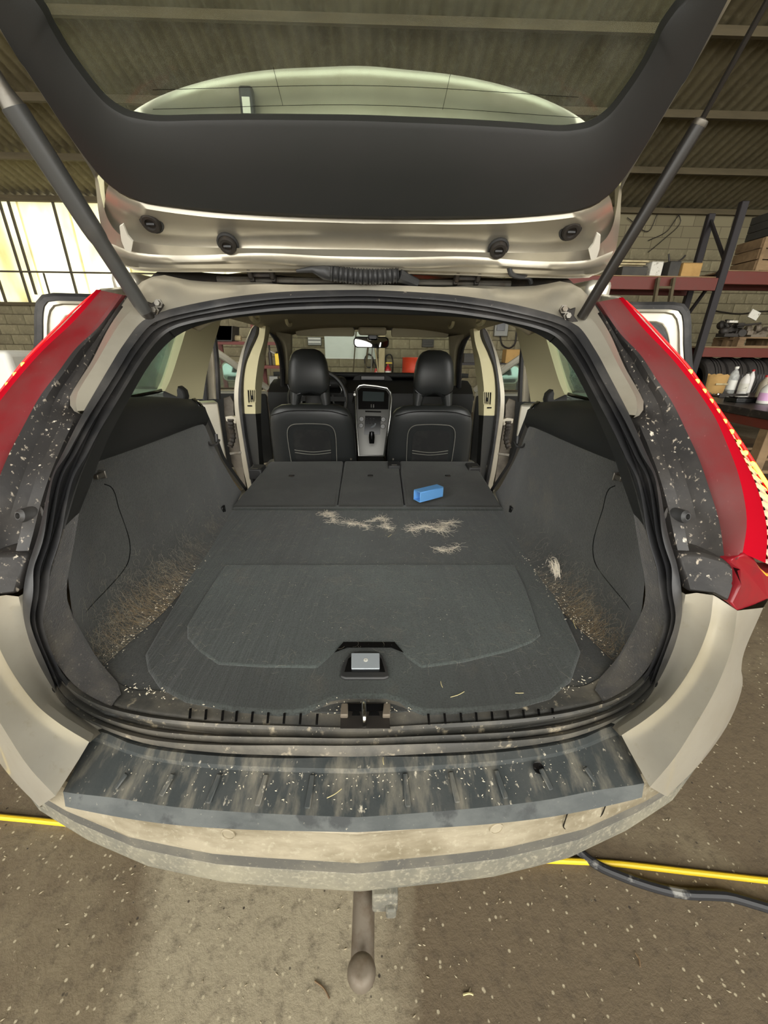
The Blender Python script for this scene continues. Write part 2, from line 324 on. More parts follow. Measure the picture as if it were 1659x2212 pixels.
# ground: concrete with stains, aggregate and grit
def ground_mat():
    m = bpy.data.materials.new('rough_concrete'); m.use_nodes = True; nt = m.node_tree; N = nt.nodes; L = nt.links
    b = N['Principled BSDF']; b.inputs['Roughness'].default_value = .85
    tc = N.new('ShaderNodeTexCoord')
    def noise_(s, d=8, r=.6):
        t = N.new('ShaderNodeTexNoise'); t.inputs['Scale'].default_value = s; t.inputs['Detail'].default_value = d; t.inputs['Roughness'].default_value = r
        L.new(tc.outputs['Object'], t.inputs['Vector']); return t
    def ramp(src, lo, hi):
        mr = N.new('ShaderNodeMapRange'); mr.inputs['From Min'].default_value = lo; mr.inputs['From Max'].default_value = hi; L.new(src, mr.inputs['Value']); return mr.outputs[0]
    def mix(f, a, bcol):
        mi = N.new('ShaderNodeMix'); mi.data_type = 'RGBA'; L.new(f, mi.inputs['Factor'])
        if hasattr(a, 'links'): L.new(a, mi.inputs['A'])
        else: mi.inputs['A'].default_value = a
        mi.inputs['B'].default_value = bcol; return mi.outputs['Result']
    # a pale dry strip behind the tow bar between two darker, damp wheel lanes
    sx = N.new('ShaderNodeSeparateXYZ'); L.new(tc.outputs['Object'], sx.inputs[0])
    n1 = noise_(1.6, 6); n1b = noise_(7, 8, .7)
    a1 = N.new('ShaderNodeMath'); a1.operation = 'ADD'; a1.inputs[1].default_value = .26; L.new(sx.outputs['X'], a1.inputs[0])
    ab = N.new('ShaderNodeMath'); ab.operation = 'ABSOLUTE'; L.new(a1.outputs[0], ab.inputs[0])
    ad = N.new('ShaderNodeMath'); ad.operation = 'MULTIPLY_ADD'; ad.inputs[1].default_value = .5; L.new(n1.outputs['Fac'], ad.inputs[0]); L.new(ab.outputs[0], ad.inputs[2])
    ad2 = N.new('ShaderNodeMath'); ad2.operation = 'MULTIPLY_ADD'; ad2.inputs[1].default_value = .12; L.new(n1b.outputs['Fac'], ad2.inputs[0]); L.new(ad.outputs[0], ad2.inputs[2])
    col = mix(ramp(ad2.outputs[0], .60, .72), srgb(158, 147, 122), srgb(108, 94, 73))
    n2 = noise_(1.1, 5); col = mix(ramp(n2.outputs['Fac'], .55, .72), col, srgb(140, 128, 102))
    n3 = noise_(28, 8, .75); col = mix(ramp(n3.outputs['Fac'], .5, .78), col, srgb(76, 66, 52))
    v = N.new('ShaderNodeTexVoronoi'); v.inputs['Scale'].default_value = 62; L.new(tc.outputs['Object'], v.inputs['Vector'])
    vr = ramp(v.outputs['Distance'], .26, .16)
    sc = N.new('ShaderNodeSeparateColor'); L.new(v.outputs['Color'], sc.inputs[0])
    pick = ramp(sc.outputs[0], .72, .78)
    mu = N.new('ShaderNodeMath'); mu.operation = 'MULTIPLY'; L.new(vr, mu.inputs[0]); L.new(pick, mu.inputs[1])
    col = mix(mu.outputs[0], col, srgb(186, 174, 146))
    pick2 = ramp(sc.outputs[1], .95, .98)
    mu2 = N.new('ShaderNodeMath'); mu2.operation = 'MULTIPLY'; L.new(vr, mu2.inputs[0]); L.new(pick2, mu2.inputs[1])
    col = mix(mu2.outputs[0], col, srgb(60, 52, 42))
    L.new(col, b.inputs['Base Color'])
    bn = N.new('ShaderNodeBump'); bn.inputs['Strength'].default_value = .5; bn.inputs['Distance'].default_value = .006
    n4 = noise_(70, 6, .7); L.new(n4.outputs['Fac'], bn.inputs['Height']); L.new(bn.outputs[0], b.inputs['Normal'])
    return m
ground_m = ground_mat()
# ================================================================ the barn
YW = 9.5; EAVE = 4.05; SL = math.tan(math.radians(16))
def roof_z(y): return EAVE + (YW-y)*SL
o = mesh('floor', [(-13, -16, 0), (13, -16, 0), (13, 9.7, 0), (-13, 9.7, 0)], [(0, 1, 2, 3)], ground_m, smooth=False); setting(o)
def brick_mat(side=False):
    m = bpy.data.materials.new('far_blockwork'); m.use_nodes = True; nt = m.node_tree; N = nt.nodes; L = nt.links; b = N['Principled BSDF']; b.inputs['Roughness'].default_value = .9
    tc = N.new('ShaderNodeTexCoord'); mp = N.new('ShaderNodeMapping'); mp.inputs['Rotation'].default_value = (math.pi/2, 0, math.pi/2) if side else (math.pi/2, 0, 0); L.new(tc.outputs['Object'], mp.inputs[0])
    t = N.new('ShaderNodeTexBrick'); t.inputs['Scale'].default_value = 1; t.inputs['Brick Width'].default_value = .4; t.inputs['Row Height'].default_value = .2; t.inputs['Mortar Size'].default_value = .006
    t.inputs['Color1'].default_value = srgb(128, 120, 94); t.inputs['Color2'].default_value = srgb(112, 104, 80); t.inputs['Mortar'].default_value = srgb(88, 80, 62)
    if side:
        sp_ = N.new('ShaderNodeSeparateXYZ'); cb = N.new('ShaderNodeCombineXYZ'); L.new(tc.outputs['Object'], sp_.inputs[0]); L.new(sp_.outputs['Y'], cb.inputs['X']); L.new(sp_.outputs['Z'], cb.inputs['Y']); L.new(cb.outputs[0], t.inputs['Vector'])
    else: L.new(mp.outputs[0], t.inputs['Vector'])
    L.new(t.outputs['Color'], b.inputs['Base Color']); return m
brick_far = brick_mat()
XS = -1.2      # translucent cladding starts left of here, above the low block wall
wall = MB().box((0, YW+.11, 1.1), (26, .2, 2.2)).box(((XS+13)/2, YW+.11, 3.13), (13-XS, .2, 1.86)).build('wall_back', brick_far, smooth=False); setting(wall)
for nm, sx in (('wall_left', -1), ('wall_right', 1)):
    q = MB().box((sx*12.9, 2.3, 3.6), (.2, 14.8, 7.2)).build(nm, brick_mat(True), smooth=False); setting(q)
def projpx(p):
    v = Vector(p)-CAM; z = v.dot(FW); return (CX+F*v.dot(RT)/z, CY-F*v.dot(UP)/z)
VIS = [(1330, 425, 1700, 780), (630, 690, 1010, 830), (470, 680, 560, 760), (1060, 690, 1130, 800), (-30, 655, 75, 790), (100, 640, 200, 720)]
bme = MB().box((0, 0, 0), (.388, .03, .188)).build('concrete_block', block_m, wall, smooth=False, bevel=.006, seg=1)
first = True; nb = 0
rowz = 0
for r in range(1, 21):
    zc = .1+.2*r-.0
    if zc > EAVE-.1: break
    for c in range(-32, 33):
        xc = c*.4+(.2 if r % 2 else 0)
        if zc > 2.2 and xc < XS+.25: continue
        u, v_ = projpx((xc, YW, zc))
        if not any(a-25 < u < cc+25 and b-12 < v_ < d+12 for a, b, cc, d in VIS): continue
        if nb >= 295: continue
        ob = bme if first else bme.copy()
        if not first: COL.objects.link(ob); ob.parent = wall
        first = False; nb += 1
        ob.location = (xc+random.uniform(-.003, .003), YW+.012+random.uniform(-.004, .004), zc)
# corrugated roof
wv = []; n_per = 6; pitch = .155; nx = int(26/pitch*n_per)
rows = [9.75, 6, 2, -2, -5]
roofv = []; rooff = []
for ri, yy in enumerate(rows):
    for k in range(nx+1):
        x = -13+26*k/nx; roofv.append((x, yy, roof_z(yy)+.06+.028*math.sin(2*math.pi*x/pitch)))
for ri in range(len(rows)-1):
    for k in range(nx): a = ri*(nx+1)+k; rooff.append((a, a+1, a+nx+2, a+nx+1))
ceil = mesh('ceiling', roofv, rooff, roof_m, sharp=80); setting(ceil)
yy = 8.46
while yy > -4.9:
    MB().box((0, yy, roof_z(yy)-.02), (25.6, .05, .09)).build('purlin', purlin_m, ceil, smooth=False); yy -= 1.04
MB().box((0, YW-.04, EAVE-.02), (25.6, .08, .09)).build('wall_plate', purlin_m, ceil, smooth=False)
# translucent cladding above the low wall
cl = thing('window_1', (-6, YW+.05, 2.2), None, None); setting(cl)
xs = [XS-k*.98 for k in range(0, 12)]
for a, b in zip(xs, xs[1:]):
    MB().box(((a+b)/2, YW+.06+.012*(int(a*7) % 2), 3.12), (abs(b-a)+.04, .006, 1.86)).build('panel', panel_m, cl, smooth=False)
for (x0, y0, x1, y1) in ((-3, 400, 58, 662), (11, 412, 76, 636), (109, 413, 166, 645), (243, 595, 253, 628), (-60, 420, 10, 660)):
    a = P(x0, y0, Y=YW-.02); b = P(x1, y1, Y=YW-.02)
    a.x = b.x = (a.x+b.x)/2
    MB().bar((a.x, YW-.01, min(a.z, 4.1)), (a.x, YW-.01, max(b.z, 2.2)), .035, .04, (0, 1, 0)).build('batten', batten_m, cl, smooth=False)
MB().bar((-12.8, YW-.05, 2.2), (XS, YW-.05, 2.2), .05, .06).build('ledge', purlin_m, cl, smooth=False)
ra = P(0, 586, Y=YW-.1); rb_ = P(330, 590, Y=YW-.1)
MB().tube([(-12.5, YW-.1, ra.z), (rb_.x+1.5, YW-.1, ra.z)], .018, 6).build('rail', batten_m, cl)
a = P(94, 590, Y=YW-.1); b = P(108, 640, Y=YW-.1)
MB().tube([(a.x, YW-.1, a.z), (a.x, YW-.1, 2.2)], .018, 6).build('rail', batten_m, cl)

# ================================================================ the car: outside
car = thing('car', (0, 2.6, 0), 'champagne silver estate car with raised tailgate and folded rear seats', 'car')
def part(mb, name, m, parent=None, **k): return mb.build(name, m, parent or car, **k)
# ---- aperture seal
Opx = [(800,626,1.16),(700,627,1.155),(600,631,1.14),(520,639,1.12),(460,648,1.10),(400,660,1.07),(350,673,1.04),(307,694,1.0),(267,744,.93),(234,797,.87),(180,891,.78),(140,970,.72),(110,1035,.68),(84,1148,.61),(60,1225,.58),(50,1285,.56),(53,1345,.56),(75,1415,.56),(113,1485,.56),(151,1530,.55),(209,1568,.534),(281,1597,.51),(358,1614,.495),(484,1627,.478),(628,1632,.47),(800,1634,.466)]
Ipx = [(800,664,1.19),(700,664,1.185),(600,668,1.17),(520,676,1.15),(460,684,1.13),(410,694,1.10),(366,710,1.07),(332,741,1.03),(300,784,.96),(270,832,.90),(222,920,.80),(196,975,.75),(168,1040,.70),(136,1145,.635),(110,1230,.60),(95,1290,.585),(91,1340,.58),(100,1390,.58),(132,1447,.58),(175,1490,.575),(243,1524,.565),(310,1540,.55),(380,1550,.54),(484,1562,.53),(628,1571,.525),(800,1577,.522)]
Ol = [P(a, b, Y=c) for a, b, c in Opx]; Il = [P(a, b, Y=c) for a, b, c in Ipx]
Ol[0].x = 0; Il[0].x = 0; Ol[-1].x = 0; Il[-1].x = 0
def fullloop(l): return l + [mx(p) for p in l[-2:0:-1]]
NL = 150
O_ = crv(fullloop(Ol), NL, True); I_ = crv(fullloop(Il), NL, True)
def paired(loopA, loopB, n):  # resample two loops with matching parameters
    res = []
    A = fullloop(loopA); B = fullloop(loopB); k = len(A)
    dense = 8; out = []
    for lp in (A, B):
        pts = []
        for i in range(k):
            p0, p1, p2, p3 = lp[i-1], lp[i], lp[(i+1) % k], lp[(i+2) % k]
            for j in range(dense):
                u = j/dense; u2 = u*u; u3 = u2*u
                pts.append(0.5*((2*p1)+(-p0+p2)*u+(2*p0-5*p1+4*p2-p3)*u2+(-p0+3*p1-3*p2+p3)*u3))
        out.append(pts)
    return out
O_, I_ = paired(Ol, Il, NL)
prof = [(0, 0), (.03, .012), (.12, .018), (.22, .012), (.27, .002), (.32, .009), (.42, .016), (.52, .009), (.57, -.006), (.66, -.004), (.74, .012), (.84, .016), (.94, .008), (1.0, -.006)]
cs = []
nO = len(O_)
for t, h in prof:
    c = []
    for i in range(nO):
        tg = (O_[(i+1) % nO]-O_[i-1]); d = I_[i]-O_[i]; nn = tg.cross(d)
        if nn.length < 1e-9: nn = Vector((0, -1, 0))
        nn.normalize()
        if nn.y > 0: nn = -nn
        if nn.z < -.2 and O_[i].z < .9: nn = -nn
        c.append(O_[i].lerp(I_[i], t)+nn*h)
    cs.append(c)
se = part(MB().loft(cs, closed_u=True), 'aperture_seal', rubber); se.data.materials.append(sill_dirty)
for pg in se.data.polygons:
    if all(se.data.vertices[k].co.z < .80 for k in pg.vertices): pg.material_index = 1
# ---- painted roof flange above the seal
Fpx = [(800,616,1.20),(640,616,1.195),(560,610,1.185),(460,609,1.17),(400,604,1.16),(352,594,1.14),(310,606,1.11),(280,634,1.08),(262,660,1.05)]
Otop = crv(Ol[:8], 24); Ft = crv([P(a, b, Y=c) for a, b, c in Fpx], 24); Ft[0].x = 0
mid = [a.lerp(b, .5)+Vector((0, -.012, .006)) for a, b in zip(Otop, Ft)]
back = [p+Vector((0, .05, -.012)) for p in Otop]
half = [back, Otop, mid, Ft, [p+Vector((0, .02, -.01)) for p in Ft]]
part(MB().loft([mxs(c[::-1])[:-1]+c for c in half]), 'roof_flange', paint_in)
# hinge channel and roof skin
ch = [[p+Vector((0, .02, -.01)) for p in Ft], [p+Vector((0, .06, -.005)) for p in Ft], [p+Vector((0, .075, .03)) for p in Ft]]
part(MB().loft([mxs(c[::-1])[:-1]+c for c in ch]), 'hinge_channel', dark_metal)
rr = []
for yy, zz, hw in ((1.26, 1.60, .60), (1.5, 1.645, .63), (2.0, 1.665, .64), (2.5, 1.65, .63), (2.95, 1.585, .60)):
    rr.append([V(hw*math.sin(a), yy, zz-.10*(1-math.cos(a*.9))) for a in [(-1+2*k/20)*1.35 for k in range(21)]])
part(MB().loft(rr), 'roof_panel', paint, solid=.01)
# ---- D-pillar strip, drip channel, lamps, rear corners (right side traced, left mirrored)
def pts(l): return [P(a, b, Y=c) for a, b, c in l]
strip_o = pts([(1275,655,1.06),(1285,668,1.045),(1317,720,.98),(1350,794,.89),(1377,841,.845),(1391,870,.82),(1386,893,.805),(1368,903,.79)])
strip_i = [mx(p) for p in Ol[7:11]]
strip_i = crv([mx(Ol[6]), mx(Ol[7]), mx(Ol[8]), mx(Ol[9]), P(1360, 896, Y=.785)], 20)
strip_o = crv(strip_o, 20)
A_ = crv(pts([(1293,652,1.06),(1337,717,1.0),(1384,767,.935),(1417,817,.88),(1451,867,.835),(1484,934,.78),(1511,994,.73),(1534,1061,.68),(1554,1128,.635),(1566,1212,.575)]), 40)
chan_i = crv([P(1281, 655, Y=1.075)]+pts([(1300,682,1.04),(1330,738,.975),(1362,808,.895),(1389,862,.84),(1394,890,.82),(1382,915,.79),(1399,960,.755),(1424,1028,.70),(1443,1095,.66),(1455,1152,.625),(1470,1212,.60)]), 40)
S_px = [(1337,642,.645),(1384,687,.69),(1424,730,.73),(1481,794,.785),(1517,844,.815),(1551,894,.84),(1598,964,.868),(1635,1022,.885)]
R_px = [(1337,644,1.075),(1390,710,1.0),(1451,774,.925),(1504,841,.86),(1544,901,.80),(1571,961,.745),(1594,1021,.695),(1609,1085,.65),(1613,1135,.615),(1604,1195,.58)]
S_ = crv([P(a, b, X=c) for a, b, c in S_px]+[P(1668, 1075, X=.893), P(1690, 1130, X=.90), P(1702, 1190, X=.905), P(1704, 1240, X=.908)], 40)
R_ = crv(pts(R_px), 40)
A2 = crv([A_[0]]+A_[3:], 40)
FWD = [p+Vector((.03, .10, -.01)) for p in S_]
lowI = pts([(1481,1284,.556),(1541,1286,.535),(1593,1319,.52)])
for sgn in (1, -1):
    f_ = (lambda c: c) if sgn == 1 else mxs
    part(MB().loft([f_([p+Vector((0, .03, 0)) for p in strip_i]), f_(strip_i), f_([a.lerp(b, .5)+Vector((0, -.012, .004)) for a, b in zip(strip_i, strip_o)]), f_(strip_o), f_([p+Vector((0, .03, 0)) for p in strip_o])]), 'pillar_strip', paint_in)
    m1 = [a.lerp(b, .22)+Vector((0, -.004, 0)) for a, b in zip(chan_i, A_)]
    m2 = [a.lerp(b, .40)+Vector((0, .028, 0)) for a, b in zip(chan_i, A_)]
    m3 = [a.lerp(b, .72)+Vector((0, .024, 0)) for a, b in zip(chan_i, A_)]
    m4 = [a.lerp(b, .84)+Vector((0, .006, 0)) for a, b in zip(chan_i, A_)]
    part(MB().loft([f_([p+Vector((-.01, .04, 0)) for p in chan_i]), f_(chan_i), f_(m1), f_(m2), f_(m3), f_(m4), f_(A_), f_([p+Vector((0, .03, 0)) for p in A_])]), 'drip_channel', blk_dust)
    # end cap of the channel
    cap = pts([(1462,1196,.60),(1520,1196,.585),(1566,1210,.57),(1592,1228,.555),(1594,1266,.54),(1576,1304,.525),(1541,1284,.535),(1484,1280,.56)])
    part(MB().prism(f_(cap), (0, .06, 0)), 'channel_end_cap', blk_dust, bevel=.006)
    # tail light
    tl = part(MB().loft([f_([p+Vector((-.004, .02, 0)) for p in A_]), f_(A_), f_([a.lerp(b, .1)+Vector((0, -.006, 0)) for a, b in zip(A_, R_)]), f_([a.lerp(b, .5)+Vector((0, -.008, 0)) for a, b in zip(A_, R_)]), f_(R_)]), 'tail_light', lens)
    tl['label'] = 'tall red tail light with glowing strip on the side facing the ' + ('racking' if sgn == 1 else 'white cladding')
    B1 = [a.lerp(b, .12)+Vector((.004, -.012, 0)) for a, b in zip(R_, S_)]
    B2 = [a.lerp(b, .30)+Vector((.004, -.010, 0)) for a, b in zip(R_, S_)]
    part(MB().loft([f_(R_), f_(B1), f_(B2)]), 'bright_rib', lens_hot, tl)
    k1 = 24
    M1 = [a.lerp(b, .62) for a, b in zip(R_, S_)]
    part(MB().loft([f_(B2[:k1]), f_(M1[:k1]), f_(S_[:k1]), f_(FWD[:k1])]), 'side_lens', lens_hot, tl)
    # ribbed pale reversing lens, lower half
    rows_ = []
    lo_a = B2[k1-1:]; lo_b = [a.lerp(b, .9) for a, b in zip(R_, S_)][k1-1:]
    qa = crv(lo_a, 60, smooth=False); qb = crv(lo_b, 60, smooth=False)
    ca = []; cb = []; cm = []
    for k in range(60):
        off = Vector((0, -.004 if k % 4 < 2 else .004, 0)); ca.append(qa[k]+off); cb.append(qb[k]+off); cm.append(qa[k].lerp(qb[k], .5)+off)
    part(MB().loft([f_(ca), f_(cm), f_(cb)]), 'reversing_lens', lens_clear, tl, smooth=False)
    part(MB().loft([f_(qb), f_(crv(S_[k1-1:], 60)), f_(crv(FWD[k1-1:], 60))]), 'side_lens', lens_hot, tl)
    # foot of the lamp
    ft = pts([(1566,1212,.57),(1592,1206,.568),(1610,1196,.575),(1630,1206,.585),(1642,1226,.59),(1659,1240,.62)])+[P(1704, 1240, X=.906), P(1704, 1272, X=.906)]+pts([(1659,1296,.605),(1628,1310,.56),(1595,1322,.52),(1577,1304,.522),(1594,1262,.535),(1592,1232,.55)])
    part(MB().prism(f_(ft), (0, .05, 0)), 'lamp_foot', lens_foot, tl, bevel=.006)
    # led beads and light guide
    for i in range(10):
        t = i/9; p = S_[0].lerp(S_[0], 0)
        fi = 13+t*13; idx = int(fi); q = S_[idx].lerp(S_[idx+1], fi-idx)+Vector((-.008, -.012, .001))
        MB().lathe(f_([q])[0], (sgn*.4, -1, .2), [(0, -.006), (.0045, -.004), (.006, 0), (.0045, .004), (0, .006)], 10).build('led', led_m, tl)
    guide = [p+Vector((-.004, -.012, .002)) for p in S_[26:40]]
    part(MB().tube(f_(guide), .0035, 8), 'light_guide', led_m, tl)
    part(MB().tube(f_([p+Vector((-.001, -.007, .003)) for p in S_[1:40]]), [.0012+.0024*min(1, k/16) for k in range(39)], 8), 'red_guide', led_red, tl)
    # rear corner, painted
    c0 = crv([lowI[0]]+[mx(Ol[i]) for i in (16, 17, 18, 19)]+[P(1319, 1571, Y=.53)], 30)
    c1 = crv([lowI[1]]+pts([(1532,1350,.525),(1500,1430,.515),(1450,1505,.50),(1400,1550,.49),(1340,1590,.485)]), 30)
    c1b = [p+Vector((.010, .022, -.008)) for p in c1]
    c2 = crv([lowI[2]]+pts([(1580,1400,.50),(1545,1490,.475),(1500,1570,.45),(1455,1640,.425),(1404,1700,.415)]), 30)
    c2a = [a.lerp(b, .55)+Vector((0, .012, 0)) for a, b in zip(c1b, c2)]
    c3 = crv(pts([(1659,1296,.605),(1596,1402,.62),(1604,1480,.63),(1575,1560,.605),(1520,1640,.56),(1440,1722,.475)]), 30)
    c2b = [a.lerp(b, .5)+Vector((.01, -.008, 0)) for a, b in zip(c2, c3)]
    c4 = crv([V(.92, .95, .97), V(.905, .95, .86), V(.915, .95, .74), V(.92, .95, .62), V(.90, .90, .52), V(.89, .85, .5)], 30)
    c35 = [a.lerp(b, .35)+Vector((.03, -.01, 0)) for a, b in zip(c3, c4)]
    part(MB().loft([f_([p+Vector((-.005, .03, 0)) for p in c0]), f_(c0), f_([a.lerp(b, .5)+Vector((0, .006, 0)) for a, b in zip(c0, c1)]), f_(c1), f_(c1b), f_(c2a), f_(c2), f_(c2b), f_(c3), f_(c35), f_(c4)]), 'rear_corner', paint, sharp=50)
    # quarter panel below the side glass and fender to the rear door
    q0 = [V(.905, .80, 1.07), V(.92, .95, .97), V(.905, .95, .86), V(.915, .95, .74), V(.92, .95, .62), V(.90, .95, .45)]
    q1 = [V(.895, 1.2, 1.09), V(.935, 1.2, .99), V(.93, 1.2, .88), V(.93, 1.2, .80), V(.93, 1.2, .72), V(.93, 1.2, .70)]
    q2 = [V(.88, 1.55, 1.10), V(.93, 1.55, 1.0), V(.93, 1.55, .88), V(.93, 1.55, .78), V(.93, 1.55, .70), V(.93, 1.55, .66)]
    q3 = [V(.87, 1.75, 1.10), V(.92, 1.75, 1.0), V(.92, 1.75, .88), V(.92, 1.75, .74), V(.92, 1.75, .60), V(.91, 1.75, .40)]
    part(MB().loft([f_(crv(q, 14)) for q in (q0, q1, q2, q3)]), 'quarter_panel', paint, solid=.008)
    ur = [crv([S_[k] for k in (0, 6, 12, 20, 28, 39)], 20), crv([V(.66, 1.25, 1.55), V(.70, 1.18, 1.46), V(.76, 1.12, 1.37), V(.81, 1.08, 1.28), V(.85, 1.06, 1.19), V(.895, 1.1, 1.09)], 20)]
    part(MB().loft([f_(u) for u in ur]), 'pillar_skin', paint, solid=.006)
    part(MB().bar(f_([V(.645, 1.2, 1.555)])[0], f_([V(.655, 2.0, 1.60)])[0], .07, .05).bar(f_([V(.655, 2.0, 1.60)])[0], f_([V(.63, 2.9, 1.55)])[0], .07, .05), 'roof_rail', paint, bevel=.015)
    part(MB().bar(f_([V(.86, 1.75, .40)])[0], f_([V(.86, 3.6, .40)])[0], .12, .16), 'side_sill', paint, bevel=.02)
    # bump stops
    bs = P(1458, 1114, Y=.655); axis = Vector((.25, -.9, .3)) if sgn == 1 else Vector((-.25, -.9, .3))
    b0 = f_([bs])[0]
    st = part(MB().lathe(b0, axis, [(.017, -.02), (.017, 0), (.015, .006), (.013, .012), (.012, .02), (.007, .024), (.0055, .024), (.005, .016), (0, .016)], 18), 'bump_stop', blk)
    MB().lathe(b0, axis, [(.022, -.03), (.022, -.004), (.018, -.002), (.018, -.03)], 18).build('socket', dark_metal, st)
    b1 = f_([P(1432, 1486, Y=.548)])[0]
    part(MB().lathe(b1, (0, -.8, .5), [(.009, -.01), (.009, .008), (.006, .014), (0, .015)], 12), 'rubber_stud', blk)
# ---- bumper
def bump_y(x):
    x = abs(x); T = [(0, .392), (.25, .408), (.42, .436), (.58, .486), (.70, .535), (.80, .60), (.86, .68), (.90, .80), (.915, 1.0)]
    for (a, b), (c, d) in zip(T, T[1:]):
        if x <= c: u = (x-a)/(c-a); return b+(d-b)*u
    return 1.0
# pad
topl = [V(0, .472, .716)]+[P(a, b, Z=z) for a, b, z in ((628,1638,.716),(484,1634,.716),(358,1622,.716),(281,1606,.716),(233,1585,.718))]
s1 = [V(0, .452, .712)]+[P(a, b, Z=z) for a, b, z in ((628,1658,.712),(484,1652,.712),(358,1640,.712),(281,1622,.712),(224,1598,.714))]
s2 = [V(0, .449, .703)]+[P(a, b, Z=z) for a, b, z in ((628,1668,.703),(484,1662,.703),(358,1648,.703),(281,1630,.704),(220,1606,.706))]
s3 = [V(0, .388, .688)]+[P(a, b, Z=z) for a, b, z in ((628,1760,.688),(484,1752,.688),(358,1741,.688),(250,1724,.688),(142,1712,.690))]
s4 = [V(0, .377, .668)]+[P(a, b, Z=z) for a, b, z in ((628,1795,.664),(484,1790,.664),(358,1780,.664),(250,1764,.664),(147,1744,.668))]
s5 = [p+Vector((0, .03, -.004)) for p in s4]
for c_, q_ in ((topl, .04), (s1, .035), (s2, .03), (s3, .006), (s4, .006)): c_.append(c_[-1]+Vector((-q_, q_*.3, -q_*.08)))
s5 = [p+Vector((0, .03, -.004)) for p in s4]
def sym(h, n=24):
    c = crv(h, n); c[0].x = 0; return mxs(c[::-1])[:-1]+c
pad = part(MB().loft([sym([p+Vector((0, .02, -.01)) for p in topl]), sym(topl), sym(s1), sym(s2), sym([a.lerp(b, .5) for a, b in zip(s2, s3)]), sym(s3), sym(s4), sym(s5)]), 'bumper_pad', pad_m, sharp=28)
pad.data.materials.append(mk('clean_pad_lip', srgb(66, 70, 69), .58, 0, [(srgb(84, 87, 85), 10, .42, .62, (1, 1, 2)), (srgb(52, 55, 55), 18, .56, .66), (srgb(150, 145, 130), 120, .66, .74)], bump=(300, .15, .001)))
_n = 51; _rows = 7
for pg in pad.data.polygons:
    if pg.index >= len(pad.data.polygons)*5//7: pg.material_index = 1
pad['label'] = 'dusty black ribbed load pad on top of the bumper'
for k in range(-6, 7):
    if k == 0 or abs(k) > 5: continue
    x = k*.082; a = V(x, .446+abs(x)*.02, .7045); b = V(x*1.03, .395+bump_y(x)-.392, .6915)
    MB().bar(a, b, .010, .004, (0, .2, 1)).build('rib', pad_m, pad, bevel=.0015, seg=1)
# screw hole in the pad
q = P(1163, 1660, Z=.703); MB().lathe(q, (0, -.2, 1), [(.0, .0005), (.008, .001), (.010, .002), (.009, .0005)], 14).build('screw_hole', gloss_blk, pad)
# painted band below the pad
def bc(zz, dy, n=33, xm=.905, pad_follow=False):
    out = []
    for k in range(n):
        t = -1+2*k/(n-1); x = xm*math.sin(t*math.pi/2)
        out.append(V(x, bump_y(x)+dy, zz))
    return out
band = [bc(.668, .03), bc(.662, -.004), bc(.652, -.010), bc(.64, -.006), bc(.60, -.004), bc(.575, -.010), bc(.562, -.008), bc(.556, .012)]
bumper = part(MB().loft(band), 'rear_bumper', paint_dirty, sharp=30)
for px_, py_ in ((487, 1823), (1078, 1812)):
    q = P(px_, py_, Z=.625); q.y = bump_y(q.x)-.006
    MB().lathe(q, (q.x*.6, -1, .1), [(.0125, -.004), (.0125, .0015), (.0105, .002), (.0103, .0005), (0, .0005)], 20).build('parking_sensor', paint_dirty, bumper)
tow = []
for sx_, z0, z1 in ((1, .655, .575),):
    for a in arc_outline(.085, .075, .018):
        x = .42+a[0]; tow.append(V(x, bump_y(x)-.0075, .612+a[1]))
MB().tube(tow, .0012, 5, closed=True).build('tow_eye_cover_seam', gloss_blk, bumper)
part(MB().loft([bc(.557, .012), bc(.553, -.002), bc(.52, -.004), bc(.516, .002)]), 'bumper_groove', groove_m, sharp=30)
part(MB().loft([bc(.517, .004), bc(.512, -.002), bc(.47, -.004), bc(.44, .004), bc(.425, .03), bc(.43, .09, xm=.88), bc(.46, .2, xm=.86)]), 'lower_skirt', skirt_m, sharp=40)
# tow bar
ball = P(781, 2100, Z=.385); base = P(786, 1925, Z=.40); base.y += .02
tb = part(MB().tube([base+Vector((.012, .25, -.02)), base+Vector((.006, .06, -.03)), base+Vector((.0, .02, -.03)), ball.lerp(base, .35)+Vector((0, 0, -.045)), ball+Vector((0, .012, -.06)), ball+Vector((0, .002, -.035)), ball], [.024, .023, .022, .022, .023, .017, .014], 14), 'tow_bar', rust)
MB().lathe(ball, (0, -.1, 1), [(0, -.026), (.014, -.022), (.023, -.012), (.0255, 0), (.022, .013), (.0165, .019), (.010, .0205), (0, .0205)], 22).build('tow_ball', rust, tb)
q = P(832, 1950, Z=.43); MB().box(q+Vector((0, .03, -.02)), (.05, .05, .06)).box(q+Vector((.012, .01, -.035)), (.02, .03, .03)).build('electrical_socket', skirt_m, tb, bevel=.004)
